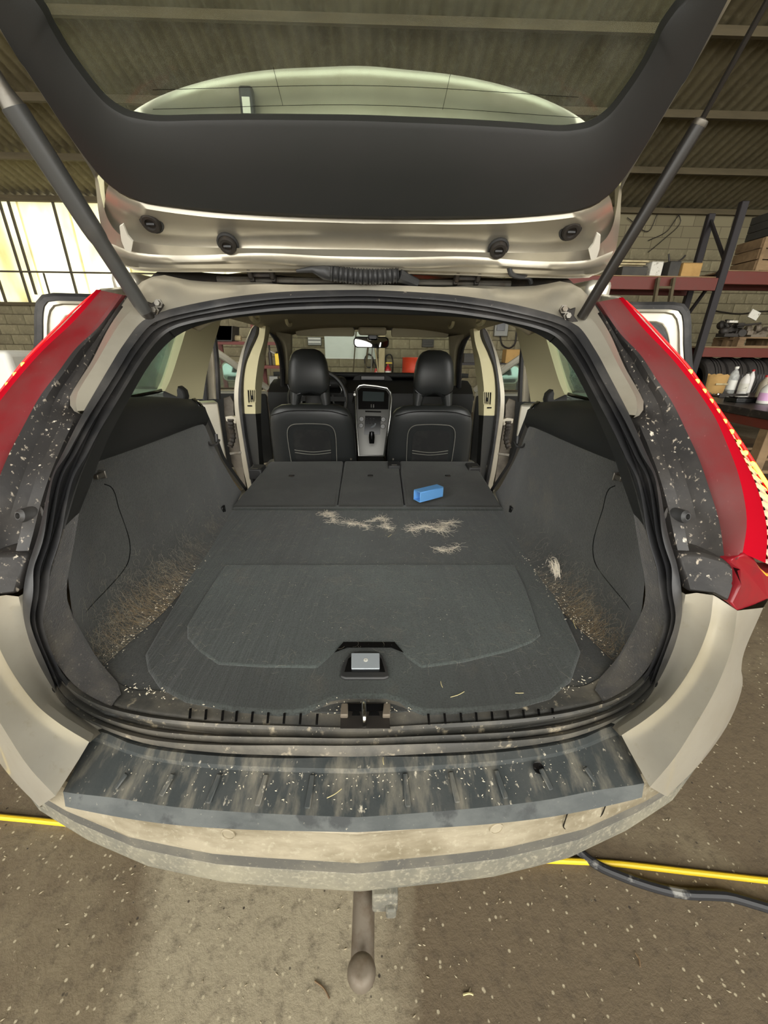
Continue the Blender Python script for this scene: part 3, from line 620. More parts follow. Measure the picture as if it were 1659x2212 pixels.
# wheels and underside
for sx_ in (-1, 1):
    for yy in (1.20, 3.97):
        c = V(sx_*.80, yy, .345)
        wh = part(MB().lathe(c, (sx_, 0, 0), [(.20, -.10), (.30, -.115), (.335, -.10), (.345, -.06), (.345, .06), (.335, .10), (.30, .115), (.22, .105), (.215, .06)], 36), 'wheel', tyre_m)
        MB().lathe(c, (sx_, 0, 0), [(.0, .07), (.05, .085), (.06, .07), (.19, .09), (.215, .1), (.215, -.09)], 30).build('rim', silver, wh)
part(MB().box((0, 2.6, .30), (1.55, 3.7, .10)).box((0, 1.0, .45), (1.3, .8, .25)), 'underside', blk, bevel=.02)
part(MB().box((0, 3.95, .62), (1.7, .9, .5)), 'engine_bay', paint, bevel=.08, seg=4)
part(MB().loft([[V(x, 3.38, .98+.04*math.cos(x*1.6)) for x in [-.8+.1*k for k in range(17)]], [V(x, 4.0, .94+.05*math.cos(x*1.6)) for x in [-.8+.1*k for k in range(17)]], [V(x, 4.5, .84+.04*math.cos(x*1.6)) for x in [-.8+.1*k for k in range(17)]]]), 'bonnet', paint, solid=.01)
# ---- tailgate
TP = V(0, 1.15, 1.60); TN = V(0, -1, -1).normalized()
def T(px, py, off=0.0): return onplane(px, py, TP+TN*off, TN)
def TW(x, y, off=0.0): return V(x, y, 2.75-y)+TN*off
def tl_(l, off, ext): return [T(a, b, off) for a, b in l]+[TW(x, y, off) for x, y in ext]
out_px = [(800,592),(640,590),(500,590),(400,590),(330,590),(280,584),(246,566),(226,532),(213,470),(207,405),(203,378),(160,308),(110,232),(60,155),(10,78)]
tr_o = [(800,472),(680,469),(560,463),(440,455),(330,442),(290,431),(255,414),(215,380),(160,308),(110,232),(60,155),(10,78)]
tr_i = [(800,262),(680,260),(560,259),(440,260),(345,262),(300,257),(262,246),(222,218),(180,168),(140,112),(108,58),(75,0)]
ext_o = [(-.585, .75), (-.59, .64), (-.30, .62), (0, .615)]
ext_i = [(-.53, .80), (-.53, .70), (-.28, .675), (0, .67)]
def half2(l, off, ext):
    h = tl_(l, off, ext); h[0].x = 0; h[-1].x = 0; return h

def ring(a, b, n=64):
    A = fullloop(a); B = fullloop(b); return A, B
so = half2(out_px, 0.0, ext_o)
# outer silhouette skin (painted frame) : edge loop, folded back
inner_px = [(800,480),(640,478),(520,474),(430,468),(340,456),(292,446),(262,428),(240,404),(226,380),(214,362),(180,312),(130,238),(84,165),(60,130),(20,70)]
si = half2(inner_px, 0.0, ext_o)
for k in range(1, 4): si[-k-1].x *= .93
A = crv(fullloop(so), 140, True); B = crv(fullloop(si), 140, True)
A, B = paired(so, si, 0)
shell = part(MB().loft([[p-TN*.06 for p in A], [p+Vector((0,0,0))-TN*.008 for p in A], [a.lerp(b, .12)+TN*.004 for a, b in zip(A, B)], [a.lerp(b, .5) for a, b in zip(A, B)]], closed_u=True), 'tailgate', paint_in)
tg = shell; tg['label'] = 'raised tailgate seen from inside, black trim around the rear window'
# pressed inner panel between hinge lip and trim
rows_px = [([(236,396),(262,420),(300,436),(440,457),(560,466),(700,471),(800,474)], .006), ([(230,410),(258,432),(300,448),(440,468),(560,476),(700,480),(800,483)], .012),
 ([(226,440),(262,462),(310,474),(420,484),(560,490),(700,496),(800,498)], -.004), ([(224,470),(266,492),(320,506),(420,512),(560,512),(700,518),(800,520)], -.018),
 ([(226,500),(272,524),(330,536),(420,538),(560,532),(700,538),(800,541)], -.012), ([(232,524),(280,545),(330,552),(420,554),(560,550),(700,556),(800,558)], .004),
 ([(244,548),(290,562),(340,566),(430,566),(560,563),(640,572),(800,572)], .010), ([(266,570),(310,578),(360,580),(440,580),(560,580),(650,582),(800,584)], -.008), ([(290,584),(330,587),(380,588),(450,588),(560,588),(660,588),(800,590)], .002)]
cs = []
for l, off in rows_px:
    h = crv([T(a, b, off) for a, b in l], 30); h[-1].x = 0; cs.append(h+mxs(h[::-1])[1:])
part(MB().loft(cs), 'inner_panel', paint_in, tg, sharp=60)
ta = half2(tr_o, .012, [(-.56, .74), (-.57, .62), (-.30, .60), (0, .595)]); ti = half2(tr_i, .006, ext_i)
TA, TI = paired(ta, ti, 0)
part(MB().loft([[p-TN*.02 for p in TA], TA, [a.lerp(b, .06)+TN*.008 for a, b in zip(TA, TI)], [a.lerp(b, .5)+TN*.012 for a, b in zip(TA, TI)], [a.lerp(b, .95)+TN*.004 for a, b in zip(TA, TI)], TI, [p-TN*.022 for p in TI]], closed_u=True), 'trim_panel', blk_soft, tg)
gi = half2(tr_i, -.014, ext_i); GI = fullloop(gi); ctr = sum(GI, Vector())/len(GI)
gp = [p+(p-ctr)*.03 for p in crv(GI, 90, True)]
gl = MB(); gl.v = gp; gl.f = [list(range(90))]
gl.build('rear_window', glass_tg, tg, smooth=False)
# heater wires
for py_l, py_r in ((186, 200), (228, 244)):
    a = T(330 if py_l > 150 else 250, py_l+8, -.012); b = T(800, py_l-1, -.012); c = T(1250 if py_l > 150 else 1330, py_r+10, -.012)
    MB().tube(crv([a, b, c], 14), .0004, 4).build('heater_wire', gloss_blk, tg)
for (a, b) in (((590, 145), (611, 228)), ((973, 160), (956, 237))):
    MB().tube([T(a[0], a[1], -.012), T(b[0], b[1], -.012)], .0004, 4).build('heater_wire', gloss_blk, tg)
# spoiler beyond the glass
SPN = V(0, -.98, -.2).normalized()
def SPp(px, py, off=0): return onplane(px, py, V(0, 1.165, 1.62)+SPN*off, SPN)
arcp = [(272,252),(300,232),(340,210),(400,187),(480,166),(580,151),(690,145),(800,143)]
ha = [SPp(a, b) for a, b in arcp]; ha[-1].x = 0
top_ = crv(ha+mxs(ha[::-1])[1:], 60)
def drop(p, z, dy=0): return V(p.x*.96, p.y+.0*z+dy, p.z)
b_in3 = [V(p.x*.97, 1.165+(1.62-1.64)*.204, 1.64) for p in top_]
rowsS = [[p+Vector((0, .035, -.012)) for p in top_], [p+Vector((0, .012, .004)) for p in top_], top_]
for t in (.06, .12, .3, .6, 1.0): rowsS.append([a.lerp(b, t)+Vector((0, .010 if t > .1 else -.003, 0)) for a, b in zip(top_, b_in3)])
part(MB().loft(rowsS), 'roof_spoiler', paint_in, tg, sharp=50)
q = SPp(535, 226, .02); MB().box(q, (.03, .02, .055)).build('washer_nozzle', blk, tg, bevel=.006)
MB().box(q+Vector((0, -.011, -.006)), (.016, .003, .026)).build('nozzle_face', white_tag, tg)
# lower half of the tailgate, folded up over the camera
part(MB().loft([[V(x, y_, z_+.02*math.cos(x*2.2)) for x in [-.60+.06*k for k in range(21)]] for y_, z_ in ((.63, 2.11), (.55, 2.15), (.40, 2.17), (.25, 2.16), (.19, 2.12))]), 'lower_trim_panel', blk_soft, tg, solid=.05, off=1)
part(MB().loft([[V(x, y_, z_+.02*math.cos(x*2.2)) for x in [-.63+.063*k for k in range(21)]] for y_, z_ in ((.66, 2.16), (.55, 2.22), (.40, 2.25), (.22, 2.24), (.14, 2.17))]), 'outer_skin', paint, tg, solid=.02, off=1)
# plugs
for a, b, off in ((325,485,.004),(491,533,.006)):
    p = T(a, b, off)
    for c in (p, mx(p)):
        pl = part(MB().lathe(c-TN*.012, TN, [(.021, 0), (.021, .008), (.018, .014), (.012, .014), (.010, .009), (0, .009)], 20), 'plug', dark_metal, tg)
        part(MB().box(c-TN*.001, (.018, .004, .004)), 'plug', blk, tg)
        MB().lathe(c-TN*.013, TN, [(.026, 0), (.026, .004), (.022, .006), (.022, 0)], 20).build('plug', blk, tg)
# white tags
for l in ([(257,478),(262,450),(268,470),(278,510),(288,540),(276,548),(262,525)],):
    pl_ = [T(a, b, .014) for a, b in [(258,490),(266,485),(276,510),(287,523),(283,545),(270,540),(262,520)]]
    for c in (pl_, mxs(pl_)): part(MB().prism(c, -TN*.006), 'edge_tag', white_tag, tg, smooth=False)
# hinges
for (a, b) in ((525, 575), (548, 548)):
    pass
for X0 in (-.302, -.245, .245, .302):
    a = V(X0, 1.16, 1.612); b = V(X0, 1.195, 1.572); b2 = V(X0, 1.22, 1.566)
    part(MB().bar(a, b, .012, .022).bar(b, b2, .012, .02), 'hinge_arm', dark_metal, tg, bevel=.003)
    sx_ = 1 if X0 > 0 else -1
    MB().lathe(V(X0+(.012 if abs(X0) > .28 else -.012)*sx_, 1.152, 1.606), (0, -.7, -.7), [(.007, 0), (.007, .006), (.005, .009), (0, .009)], 8).build('hinge_bolt', dark_metal, tg)
for X0 in (-.274, .274):
    part(MB().box((X0, 1.155, 1.612), (.075, .012, .02)).box((X0, 1.198, 1.578), (.06, .014, .014)), 'hinge_plate', dark_metal, tg, bevel=.003)
# cable boot between roof and tailgate
c0 = P(715, 590, Y=1.155); c1 = P(860, 594, Y=1.165); c2 = P(900, 612, Y=1.19); cb = P(640, 586, Y=1.15)
pp = []; rs = []
for k in range(61):
    t = k/60; pp.append(c0.lerp(c1, t)+Vector((0, 0, -.006*math.sin(t*math.pi)))); rs.append(.0175+.0022*math.sin(k*2*math.pi/2.6))
part(MB().tube(pp, rs, 14), 'cable_boot', blk, tg)
part(MB().tube([cb, P(675, 582, Y=1.152), P(700, 588, Y=1.155), c0], [.004, .008, .018, .018], 10), 'boot_end', blk, tg)
part(MB().tube([c1, c1.lerp(c2, .5), c2], [.018, .014, .012], 10), 'boot_end', blk, tg)
part(MB().tube([V(-.40, 1.215, 1.568), V(.40, 1.215, 1.568)], .008, 8), 'channel_tube', steel)
h = [P(1100, 578, Y=1.15), P(1104, 592, Y=1.155), P(1120, 598, Y=1.17), P(1142, 600, Y=1.18), P(1147, 612, Y=1.19)]
part(MB().tube(crv(h, 16), .006, 8), 'washer_hose', blk, tg)
# ---- struts
bl = P(316, 676, Y=1.015); br = mx(bl)
tl0 = P(30, 232, X=-.585); dirl = (tl0-bl).normalized()
sa = MB().tube([bl, bl+dirl*.02, bl.lerp(tl0, .42), bl.lerp(tl0, .45), bl.lerp(tl0, .5), tl0], [.013, .016, .0165, .0185, .0195, .0200], 20)
st = part(sa, 'power_strut', strut_g)
MB().tube([tl0, tl0+dirl*.02, tl0+dirl*.26], [.019, .014, .013], 14).build('strut_rod', steel, st)
MB().tube([bl-dirl*.025, bl+dirl*.03], [.012, .014], 14).build('strut_socket', strut_m, st)
tr0 = P(1514, 262, X=.60); br = P(1256, 686, Y=1.015); dr = (tr0-br).normalized()
st = part(MB().tube([br, tr0-dr*.006, tr0], [.0115, .0125, .011], 18), 'gas_strut', strut_m)
tr1 = P(1652, 12, X=.605)
MB().tube([tr0, tr0+(tr1-tr0)*1.6], .0045, 10).build('strut_rod', strut_m, st)
MB().lathe(tr0-dr*.008, dr, [(.012, 0), (.013, .004), (.012, .010), (.006, .012)], 14).build('strut_collar', steel, st)
for s_ in (1, -1):
    br_ = [P(345, 652, Y=1.040), P(351, 658, Y=1.038), P(340, 676, Y=1.027), P(326, 684, Y=1.020), P(312, 690, Y=1.010), P(306, 684, Y=1.010), P(318, 670, Y=1.020), P(314, 650, Y=1.025), P(326, 655, Y=1.030), P(334, 650, Y=1.040)]
    f_ = mxs if s_ == 1 else (lambda c: c)
    bk = part(MB().prism(f_(br_), (0, .012, 0)), 'strut_bracket', dark_metal, bevel=.002)
    for a, b in ((338, 655), (330, 670)):
        c = f_([P(a, b, Y=1.02)])[0]
        MB().lathe(c+Vector((0, .012, 0)), (0, -1, .1), [(.010, 0), (.010, .004), (.0065, .004), (.0065, .011), (0, .011)], 6).build('bolt', steel, bk, smooth=False)
# ================================================================ the car: inside
def both(fn):
    for s_ in (-1, 1): fn(s_, (lambda c: [Vector(p) for p in c]) if s_ == -1 else mxs)
# ---- black pillar trim inside the seal, from the roof down
Jpx = [(800,678,1.205),(700,678,1.20),(600,679,1.19),(520,685,1.17),(460,695,1.15),(412,710,1.12),(376,730,1.09),(346,758,1.06),(315,800,.99),(286,850,.93),(245,925,.83),(222,975,.79),(198,1040,.745),(171,1108,.70)]
Jl = pts(Jpx); Jl[0].x = 0
Ih = Il[:14]
Ihc = crv(Ih, 60); Jhc = crv(Jl, 60)
for a in (Ihc, Jhc): a[0].x = 0
rowsJ = [[p+Vector((0, .004, 0)) for p in Ihc], [a.lerp(b, .15)+Vector((0, -.008, 0)) for a, b in zip(Ihc, Jhc)], [a.lerp(b, .8)+Vector((0, -.006, 0)) for a, b in zip(Ihc, Jhc)], Jhc, [p+Vector((-.03 if p.x < -.05 else 0, .05, .012)) for p in Jhc]]
part(MB().loft([mxs(c[::-1])[:-1]+c for c in rowsJ]), 'aperture_trim', blk_soft)
# trim joint lines near the top corners
for s_ in (-1, 1):
    a, b = P(358, 708, Y=1.06), P(378, 729, Y=1.08)
    if s_ == 1: a, b = mx(a), mx(b)
    part(MB().tube([a, b], .0015, 5), 'trim_joint', gloss_blk)
def side(s_, f_):
    # ---- fuzzy liner behind the seal, lower half
    li = crv([Il[13], Il[14], Il[15], Il[16], Il[17], Il[18], Il[19], Il[20]], 40)
    lj = crv(pts([(171,1108,.70),(157,1190,.67),(145,1260,.655),(147,1305,.65),(165,1355,.645),(192,1405,.64),(220,1450,.635)])+[P(262, 1500, Z=.742)], 40)
    part(MB().loft([f_([p+Vector((0, .003, 0)) for p in li]), f_([a.lerp(b, .12)+Vector((0, -.008, .002)) for a, b in zip(li, lj)]), f_([a.lerp(b, .85)+Vector((0, -.004, .003)) for a, b in zip(li, lj)]), f_(lj), f_([p+Vector((-.03, .035, -.004)) for p in lj])]), 'corner_liner', carpet_lip)
    # ---- carpeted side wall
    ys = [.635, .68, .75, .85, .97, 1.13, 1.42, 1.62, 1.80]
    xb = [-.585, -.58, -.565, -.545, -.535, -.535, -.57, -.60, -.63]
    xm = [-.605, -.615, -.625, -.63, -.625, -.615, -.61, -.625, -.64]
    xt = [-.585, -.60, -.612, -.62, -.622, -.62, -.62, -.62, -.625]
    zt = [1.175, 1.17, 1.162, 1.153, 1.146, 1.142, 1.136, 1.13, 1.12]
    yo = [0, 0, 0, 0, 0, 0, 0, -.02, -.04]
    rows_ = []
    for zf, mixf in ((0, 0), (.02, .25), (.05, .5), (.10, .72), (.2, 1), (.35, 1.02), (.55, 1.0), (.8, .6), (1.0, .0)):
        r = []
        for k in range(9):
            z = .742+(zt[k]-.742)*zf
            x = xb[k]+(xm[k]-xb[k])*mixf if zf <= .35 else xt[k]+(xm[k]-xt[k])*mixf
            y = ys[k]-(.30*zf if k == 8 else (.14*zf if k == 7 else 0))
            yl = .655+max(0, z-.86)*.26
            if k < 3: y = max(y, yl+.01+.03*k)
            r.append(V(x, y, z))
        rows_.append(crv(r, 30))
    wl = part(MB().loft([f_(r) for r in rows_]), 'side_wall', carpet_w)
    # access panel seam: a groove strip
    seam = [(226,1046),(240,1052),(248,1066),(256,1096),(268,1130),(279,1165),(281,1192),(276,1216),(262,1238),(230,1274),(200,1305),(166,1346)]
    sp = []
    for a, b in seam:
        best = None
        d = ray(a, b)
        for k in range(400):
            t = .6+k*.003; p = CAM+d*t
            # wall X at (y,z)
            yy = min(max(p.y, ys[0]), ys[-1]-.01); i = max(j for j in range(9) if ys[j] <= yy); i = min(i, 7); u = (yy-ys[i])/(ys[i+1]-ys[i])
            zf = (p.z-.742)/((zt[i]+(zt[i+1]-zt[i])*u)-.742)
            X_m = xm[i]+(xm[i+1]-xm[i])*u; X_t = xt[i]+(xt[i+1]-xt[i])*u; X_b = xb[i]+(xb[i+1]-xb[i])*u
            mf = 1.0 if .2 < zf < .55 else (max(0, 1-(zf-.55)/.45) if zf >= .55 else max(0, min(1, .5+(zf-.05)*3.3)))
            xw = (X_t if zf > .35 else X_b)*(1-mf)+X_m*mf
            if p.x <= xw: best = p; break
        if best: sp.append(best)
    if len(sp) > 3:
        sp = crv(sp, 50)
        part(MB().tube(f_([p+Vector((.0, 0, 0)) for p in sp]), .0013, 6), 'panel_seam', gloss_blk, wl)
    # ---- dark moulded upper panel with ledge
    u0 = [rows_[-1][k] for k in range(30)]
    u1 = crv([V(-.565, .78, 1.20), V(-.59, .85, 1.19), V(-.61, 1.0, 1.175), V(-.605, 1.3, 1.165), V(-.605, 1.50, 1.15)], 30)
    u2 = crv([V(-.56, .80, 1.26), V(-.59, .90, 1.25), V(-.61, 1.1, 1.235), V(-.61, 1.3, 1.215), V(-.612, 1.50, 1.19)], 30)
    u3 = crv([V(-.57, .88, 1.285), V(-.61, 1.0, 1.268), V(-.635, 1.12, 1.262), V(-.64, 1.35, 1.24), V(-.645, 1.50, 1.215)], 30)
    u4 = crv([V(-.60, .92, 1.29), V(-.66, 1.03, 1.272), V(-.72, 1.12, 1.268), V(-.72, 1.35, 1.245), V(-.72, 1.50, 1.22)], 30)
    up_ = part(MB().loft([f_(u) for u in (u0, [p+Vector((.006, 0, .003)) for p in u0], u1, u2, u3, u4)]), 'upper_side_trim', blk_soft, sharp=60)
    # front end cap of the trim, and belt strap
    e0 = crv(pts([(424,868,1.50),(436,882,1.52),(450,912,1.55),(468,955,1.60),(482,990,1.66),(506,1025,1.74),(532,1060,1.85)]), 30)
    e1 = [p+Vector((-.02, .02, 0)) for p in e0]; e2 = [p+Vector((-.05, .05, 0)) for p in e0]
    part(MB().loft([f_([p+Vector((.006, -.02, 0)) for p in e0]), f_([p+Vector((.010, 0, .004)) for p in e0]), f_(e0), f_(e1), f_(e2)]), 'front_edge_trim', blk)
    st = crv([P(411, 861, Y=1.49), P(424, 872, Y=1.475), P(432, 890, Y=1.48), P(434, 908, Y=1.49)], 12)
    part(MB().loft([f_([p+Vector((.010, -.012, 0)) for p in st]), f_([p+Vector((.012, .012, 0)) for p in st])]), 'cover_slot', gloss_blk, up_, solid=.003)
    hk = [P(450, 955, Y=1.50), P(456, 962, Y=1.49), P(468, 960, Y=1.49), P(474, 950, Y=1.51)]
    part(MB().tube(f_(crv(hk, 12)), .004, 8).tube(f_([P(466, 938, Y=1.53), P(468, 955, Y=1.52)]), .008, 8), 'load_hook', blk)
    q = f_([P(213, 1028, X=-.615)])[0]
    part(MB().box(q, (.012, .022, .012)).box(q+Vector((0, .012, 0)), (.02, .004, .02)), 'bag_hook', steel, up_, bevel=.002)
    q = f_([P(483, 1104, X=-.603)])[0]
    vt = part(MB().box(q, (.008, .03, .045)), 'floor_vent', gloss_blk, wl, bevel=.002)
    # ---- quarter glass, C-pillar, window frame
    gpx = [(276,857),(350,842),(362,832),(400,708),(378,720),(340,765),(318,792)]
    gl_ = [P(276, 858, X=-.715), P(352, 841, X=-.715), P(360, 832, X=-.71), P(400, 708, X=-.66), P(370, 712, X=-.655), P(335, 755, X=-.66), P(300, 810, X=-.69)]
    qg = part(MB().prism(f_(gl_), f_([V(-.004, 0, 0)])[0]), 'quarter_window', glass_w, smooth=False)
    bl_ = [P(282, 857, X=-.712), P(340, 846, X=-.712), P(352, 842, X=-.712), P(358, 834, X=-.71), P(398, 716, X=-.662)]
    MB().tube(f_(bl_), .006, 6).build('window_gasket', gloss_blk, qg)
    cp0 = crv(pts([(404,706,1.50),(386,765,1.46),(368,820,1.42),(356,845,1.40)]), 14)
    cp1 = crv([V(-.60, 1.62, 1.52), P(420, 770, Y=1.58), P(403, 830, Y=1.54), P(394, 862, Y=1.50)], 14)
    cp2 = crv([P(478, 690, Y=1.85), P(462, 745, Y=1.74), P(447, 805, Y=1.66), P(438, 862, Y=1.60)], 14)
    cp3 = [p+Vector((-.06, .05, 0)) for p in cp2]
    part(MB().loft([f_([p+Vector((-.03, 0, 0)) for p in cp0]), f_(cp0), f_(cp1), f_(cp2), f_(cp3)]), 'rear_pillar_trim', beige)
    hr = [P(350, 850, Y=1.44), P(354, 838, Y=1.45), P(368, 832, Y=1.46), P(384, 834, Y=1.47), P(396, 844, Y=1.48), P(400, 858, Y=1.48), P(398, 868, Y=1.48), P(352, 866, Y=1.44)]
    part(MB().prism(f_(hr), (0, .04, 0)), 'belt_housing', blk_soft, up_, bevel=.006)
    # ---- middle pillar
    fl = crv(pts([(545,706,2.34),(541,713,2.34),(524,752,2.33),(514,790,2.32),(506,843,2.31),(508,895,2.31),(517,955,2.31),(526,1015,2.31),(535,1054,2.31),(540,1090,2.31)]), 40)
    so_ = crv(pts([(550,702,2.33),(544,709,2.33),(529,752,2.32),(521,792,2.31),(515,843,2.30),(516,886,2.30),(526,955,2.30),(536,1015,2.30),(543,1049,2.30),(549,1090,2.30)]), 40)
    si_ = crv(pts([(560,702,2.34),(559,722,2.34),(543,757,2.33),(531,790,2.32),(526,835,2.31),(528,886,2.31),(536,955,2.31),(545,1000,2.31),(551,1026,2.31),(558,1090,2.31)]), 40)
    bp = part(MB().loft([f_([p+Vector((-.015, .08, 0)) for p in fl]), f_(fl), f_(so_)]), 'door_pillar', paint_in)
    part(MB().loft([f_(so_), f_([a.lerp(b, .3)+Vector((0, -.015, 0)) for a, b in zip(so_, si_)]), f_([a.lerp(b, .7)+Vector((0, -.015, 0)) for a, b in zip(so_, si_)]), f_(si_)]), 'door_seal', rubber, bp)
    ti_ = crv(pts([(560,702,2.34),(559,722,2.34),(543,757,2.33),(531,790,2.32),(526,835,2.31),(528,893,2.31)]), 24)
    tm_ = crv(pts([(574,704,2.30),(570,735,2.29),(560,770,2.28),(555,800,2.27),(551,840,2.26),(552,894,2.26)]), 24)
    to_ = crv(pts([(584,706,2.38),(580,730,2.38),(575,760,2.37),(570,800,2.36),(565,845,2.35),(564,893,2.34)]), 24)
    bt = part(MB().loft([f_(ti_), f_([a.lerp(b, .15)+Vector((0, -.012, 0)) for a, b in zip(ti_, tm_)]), f_(tm_), f_(to_), f_([p+Vector((-.03, .05, 0)) for p in to_])]), 'pillar_trim', beige, bp)
    lt0 = crv(pts([(528,893,2.31),(537,955,2.31),(546,1000,2.31),(557,1060,2.31)]), 12); lt1 = crv(pts([(552,894,2.27),(557,955,2.27),(560,1000,2.27),(566,1060,2.27)]), 12); lt2 = crv(pts([(563,893,2.35),(566,955,2.35),(570,1000,2.36),(575,1060,2.37)]), 12)
    part(MB().loft([f_(lt0), f_(lt1), f_(lt2)]), 'pillar_foot_trim', blk_soft, bp)
    # pillar air vent: frame, three slats, knob
    c = [P(535, 842, Y=2.285), P(553, 842, Y=2.262), P(553, 868, Y=2.262), P(537, 870, Y=2.285)]
    vn = part(MB().prism(f_([p+Vector((0, -.006, 0)) for p in c]), (0, .012, 0)), 'air_vent', gloss_blk, bp, bevel=.002)
    vn['label'] = 'dark slatted air vent with cream rim in the pillar trim'
    MB().tube(f_([p+Vector((0, -.008, 0)) for p in c]), .0035, 6, closed=True).build('vent_rim', beige, bp)
    for t in (.3, .55, .8):
        a = c[0].lerp(c[1], t); b = c[3].lerp(c[2], t)
        MB().bar(f_([a+Vector((0, -.008, 0))])[0], f_([b+Vector((0, -.008, 0))])[0], .006, .004).build('vent_slat', beige, bp)
    a = P(546, 858, Y=2.265); MB().box(f_([a+Vector((0, -.014, 0))])[0], (.009, .008, .022)).build('vent_knob', gloss_blk, bp, bevel=.002)
    a = P(541, 876, Y=2.28); MB().box(f_([a+Vector((0, -.012, 0))])[0], (.026, .004, .007)).build('vent_wheel', gloss_blk, bp)
    # ---- front door opening: seal and windscreen pillar
    fs = crv(pts([(583,712,2.52),(595,728,2.58),(604,752,2.66),(609,785,2.74),(611,830,2.8),(612,875,2.84),(613,930,2.86)]), 24)
    part(MB().tube(f_(fs), .018, 8), 'front_door_seal', rubber)
    wp0 = crv(pts([(592,716,2.50),(612,745,2.64),(618,785,2.74),(619,830,2.82),(620,870,2.86)]), 16)
    wp1 = crv(pts([(628,722,2.56),(628,755,2.66),(627,785,2.76),(627,822,2.84),(628,870,2.9)]), 16)
    part(MB().loft([f_([p+Vector((-.03, .03, 0)) for p in wp0]), f_(wp0), f_([a.lerp(b, .5)+Vector((0, -.015, 0)) for a, b in zip(wp0, wp1)]), f_(wp1), f_([p+Vector((.0, .05, 0)) for p in wp1])]), 'windscreen_pillar', headl)
    # grab handles
    for (a, b, y0) in ((548, 690, 1.75), (622, 700, 2.35)):
        q = P(a, b, Y=y0); h = [q+Vector((-.0, -.05, .035)), q+Vector((.006, -.045, .0)), q+Vector((.006, .045, .0)), q+Vector((0, .05, .035))]
        part(MB().tube(f_(crv(h, 14)), .009, 8), 'grab_handle', beige)
both(side)
# light in the right wall only
q = P(1320, 1133, X=.648)
lt = part(MB().box(q, (.016, .036, .058)), 'cargo_light', lampgrey, bevel=.006); lt['label'] = 'pale grey cargo lamp in the side wall carpet'
MB().box(q+Vector((-.0085, .004, .004)), (.001, .007, .012)).build('lamp_mark', white_tag, lt)
# ---- cargo floor
ZF = .742
def fl(l, z=ZF): return [P(a, b, Z=z) for a, b in l]
base = part(MB().box((0, 1.10, .715), (1.36, 1.10, .04)), 'cargo_tray', carpet_w, smooth=False)
mat_px = [(313,1412),(318,1442),(345,1482),(400,1512),(500,1531),(600,1539),(655,1536),(690,1522),(715,1508),(745,1503),(832,1503),(862,1510),(885,1526),(915,1536),(1000,1534),(1120,1524),(1190,1505),(1235,1465),(1255,1405),(1243,1378),(1205,1298),(1165,1215),(1120,1135),(1092,1097),(495,1097),(468,1140),(425,1215),(385,1290),(340,1365)]
flo = part(MB().prism([p-Vector((0, 0, .02)) for p in fl(mat_px, ZF+.004)], (0, 0, .02)), 'cargo_floor', carpet, bevel=.006, sharp=50)
flo['label'] = 'grey carpeted load floor with raised lid and recessed handle'
lid_px = [(486,1219),(1112,1219),(1135,1268),(1152,1320),(1168,1370),(1150,1385),(1100,1404),(1000,1428),(910,1440),(880,1418),(857,1393),(737,1391),(714,1414),(685,1440),(560,1438),(470,1432),(430,1404),(404,1376),(404,1350),(440,1290)]
lid = MB().prism([p-Vector((0, 0, .008)) for p in fl(lid_px, ZF+.009)], (0, 0, .008)).build('floor_lid', carpet_lid, flo, bevel=.004, sharp=50)
# finger recess behind the lid edge: flat black plate painting the shade of the hollow
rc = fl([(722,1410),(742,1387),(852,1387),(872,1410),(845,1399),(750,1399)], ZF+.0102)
MB().prism(rc, (0, 0, .0006)).build('finger_recess_shade', gloss_blk, flo, smooth=False)
# flap of carpet with the handle cup
hd = fl([(735,1462),(738,1440),(752,1416),(765,1408),(815,1408),(826,1416),(836,1440),(841,1462),(830,1466),(746,1466)], ZF+.010)
hnd = MB().prism([p-Vector((0, 0, .006)) for p in hd], (0, 0, .008)).build('floor_handle', blk, flo, bevel=.003)
cup = fl([(744,1452),(752,1424),(764,1414),(816,1414),(824,1424),(832,1452)], ZF+.0125)
MB().prism(cup, (0, 0, .001)).build('handle_cup', gloss_blk, flo, smooth=False)
pl = fl([(759,1413),(820,1413),(820,1447),(759,1447)], ZF+.014)
MB().prism(pl, (0, 0, .004)).build('handle_plate', lampgrey, flo, bevel=.0015)
q = P(790, 1426, Z=ZF+.0182); MB().lathe(q, (0, 0, 1), [(.0048, 0), (.0048, .0006), (0, .0006)], 16).build('handle_emblem', white_tag, flo)
for k in range(2):
    MB().box(q+Vector((0, 0, .0008)), ((.006, .001, .0004) if k else (.001, .006, .0004))).build('handle_emblem_cross', lampgrey, flo)
# ---- sill plate with slots and striker
sl_top = [(262,1500),(340,1500),(400,1520),(500,1540),(600,1547),(700,1530),(800,1510)]
so2 = crv([P(205, 1440, Z=.738), P(285, 1490, Z=.739), P(345, 1492, Z=.739), P(420, 1515, Z=.739), P(540, 1534, Z=.739), P(640, 1536, Z=.739), P(720, 1505, Z=.739), P(800, 1502, Z=.739)], 40)
si2 = crv([P(175, 1485, Y=.585), P(243, 1522, Y=.568), P(310, 1537, Y=.553), P(380, 1547, Y=.543), P(484, 1558, Y=.533), P(628, 1567, Y=.528), P(720, 1571, Y=.526), P(800, 1573, Y=.525)], 40)
for c in (so2, si2): c[-1].x = 0
rws = [so2, [a.lerp(b, .6) for a, b in zip(so2, si2)], [a.lerp(b, .9)+Vector((0, 0, .002)) for a, b in zip(so2, si2)], si2, [p+Vector((0, -.01, -.03)) for p in si2]]
sill = part(MB().loft([c+mxs(c[::-1])[1:] for c in rws]), 'sill_plate', sill_dirty, sharp=50)
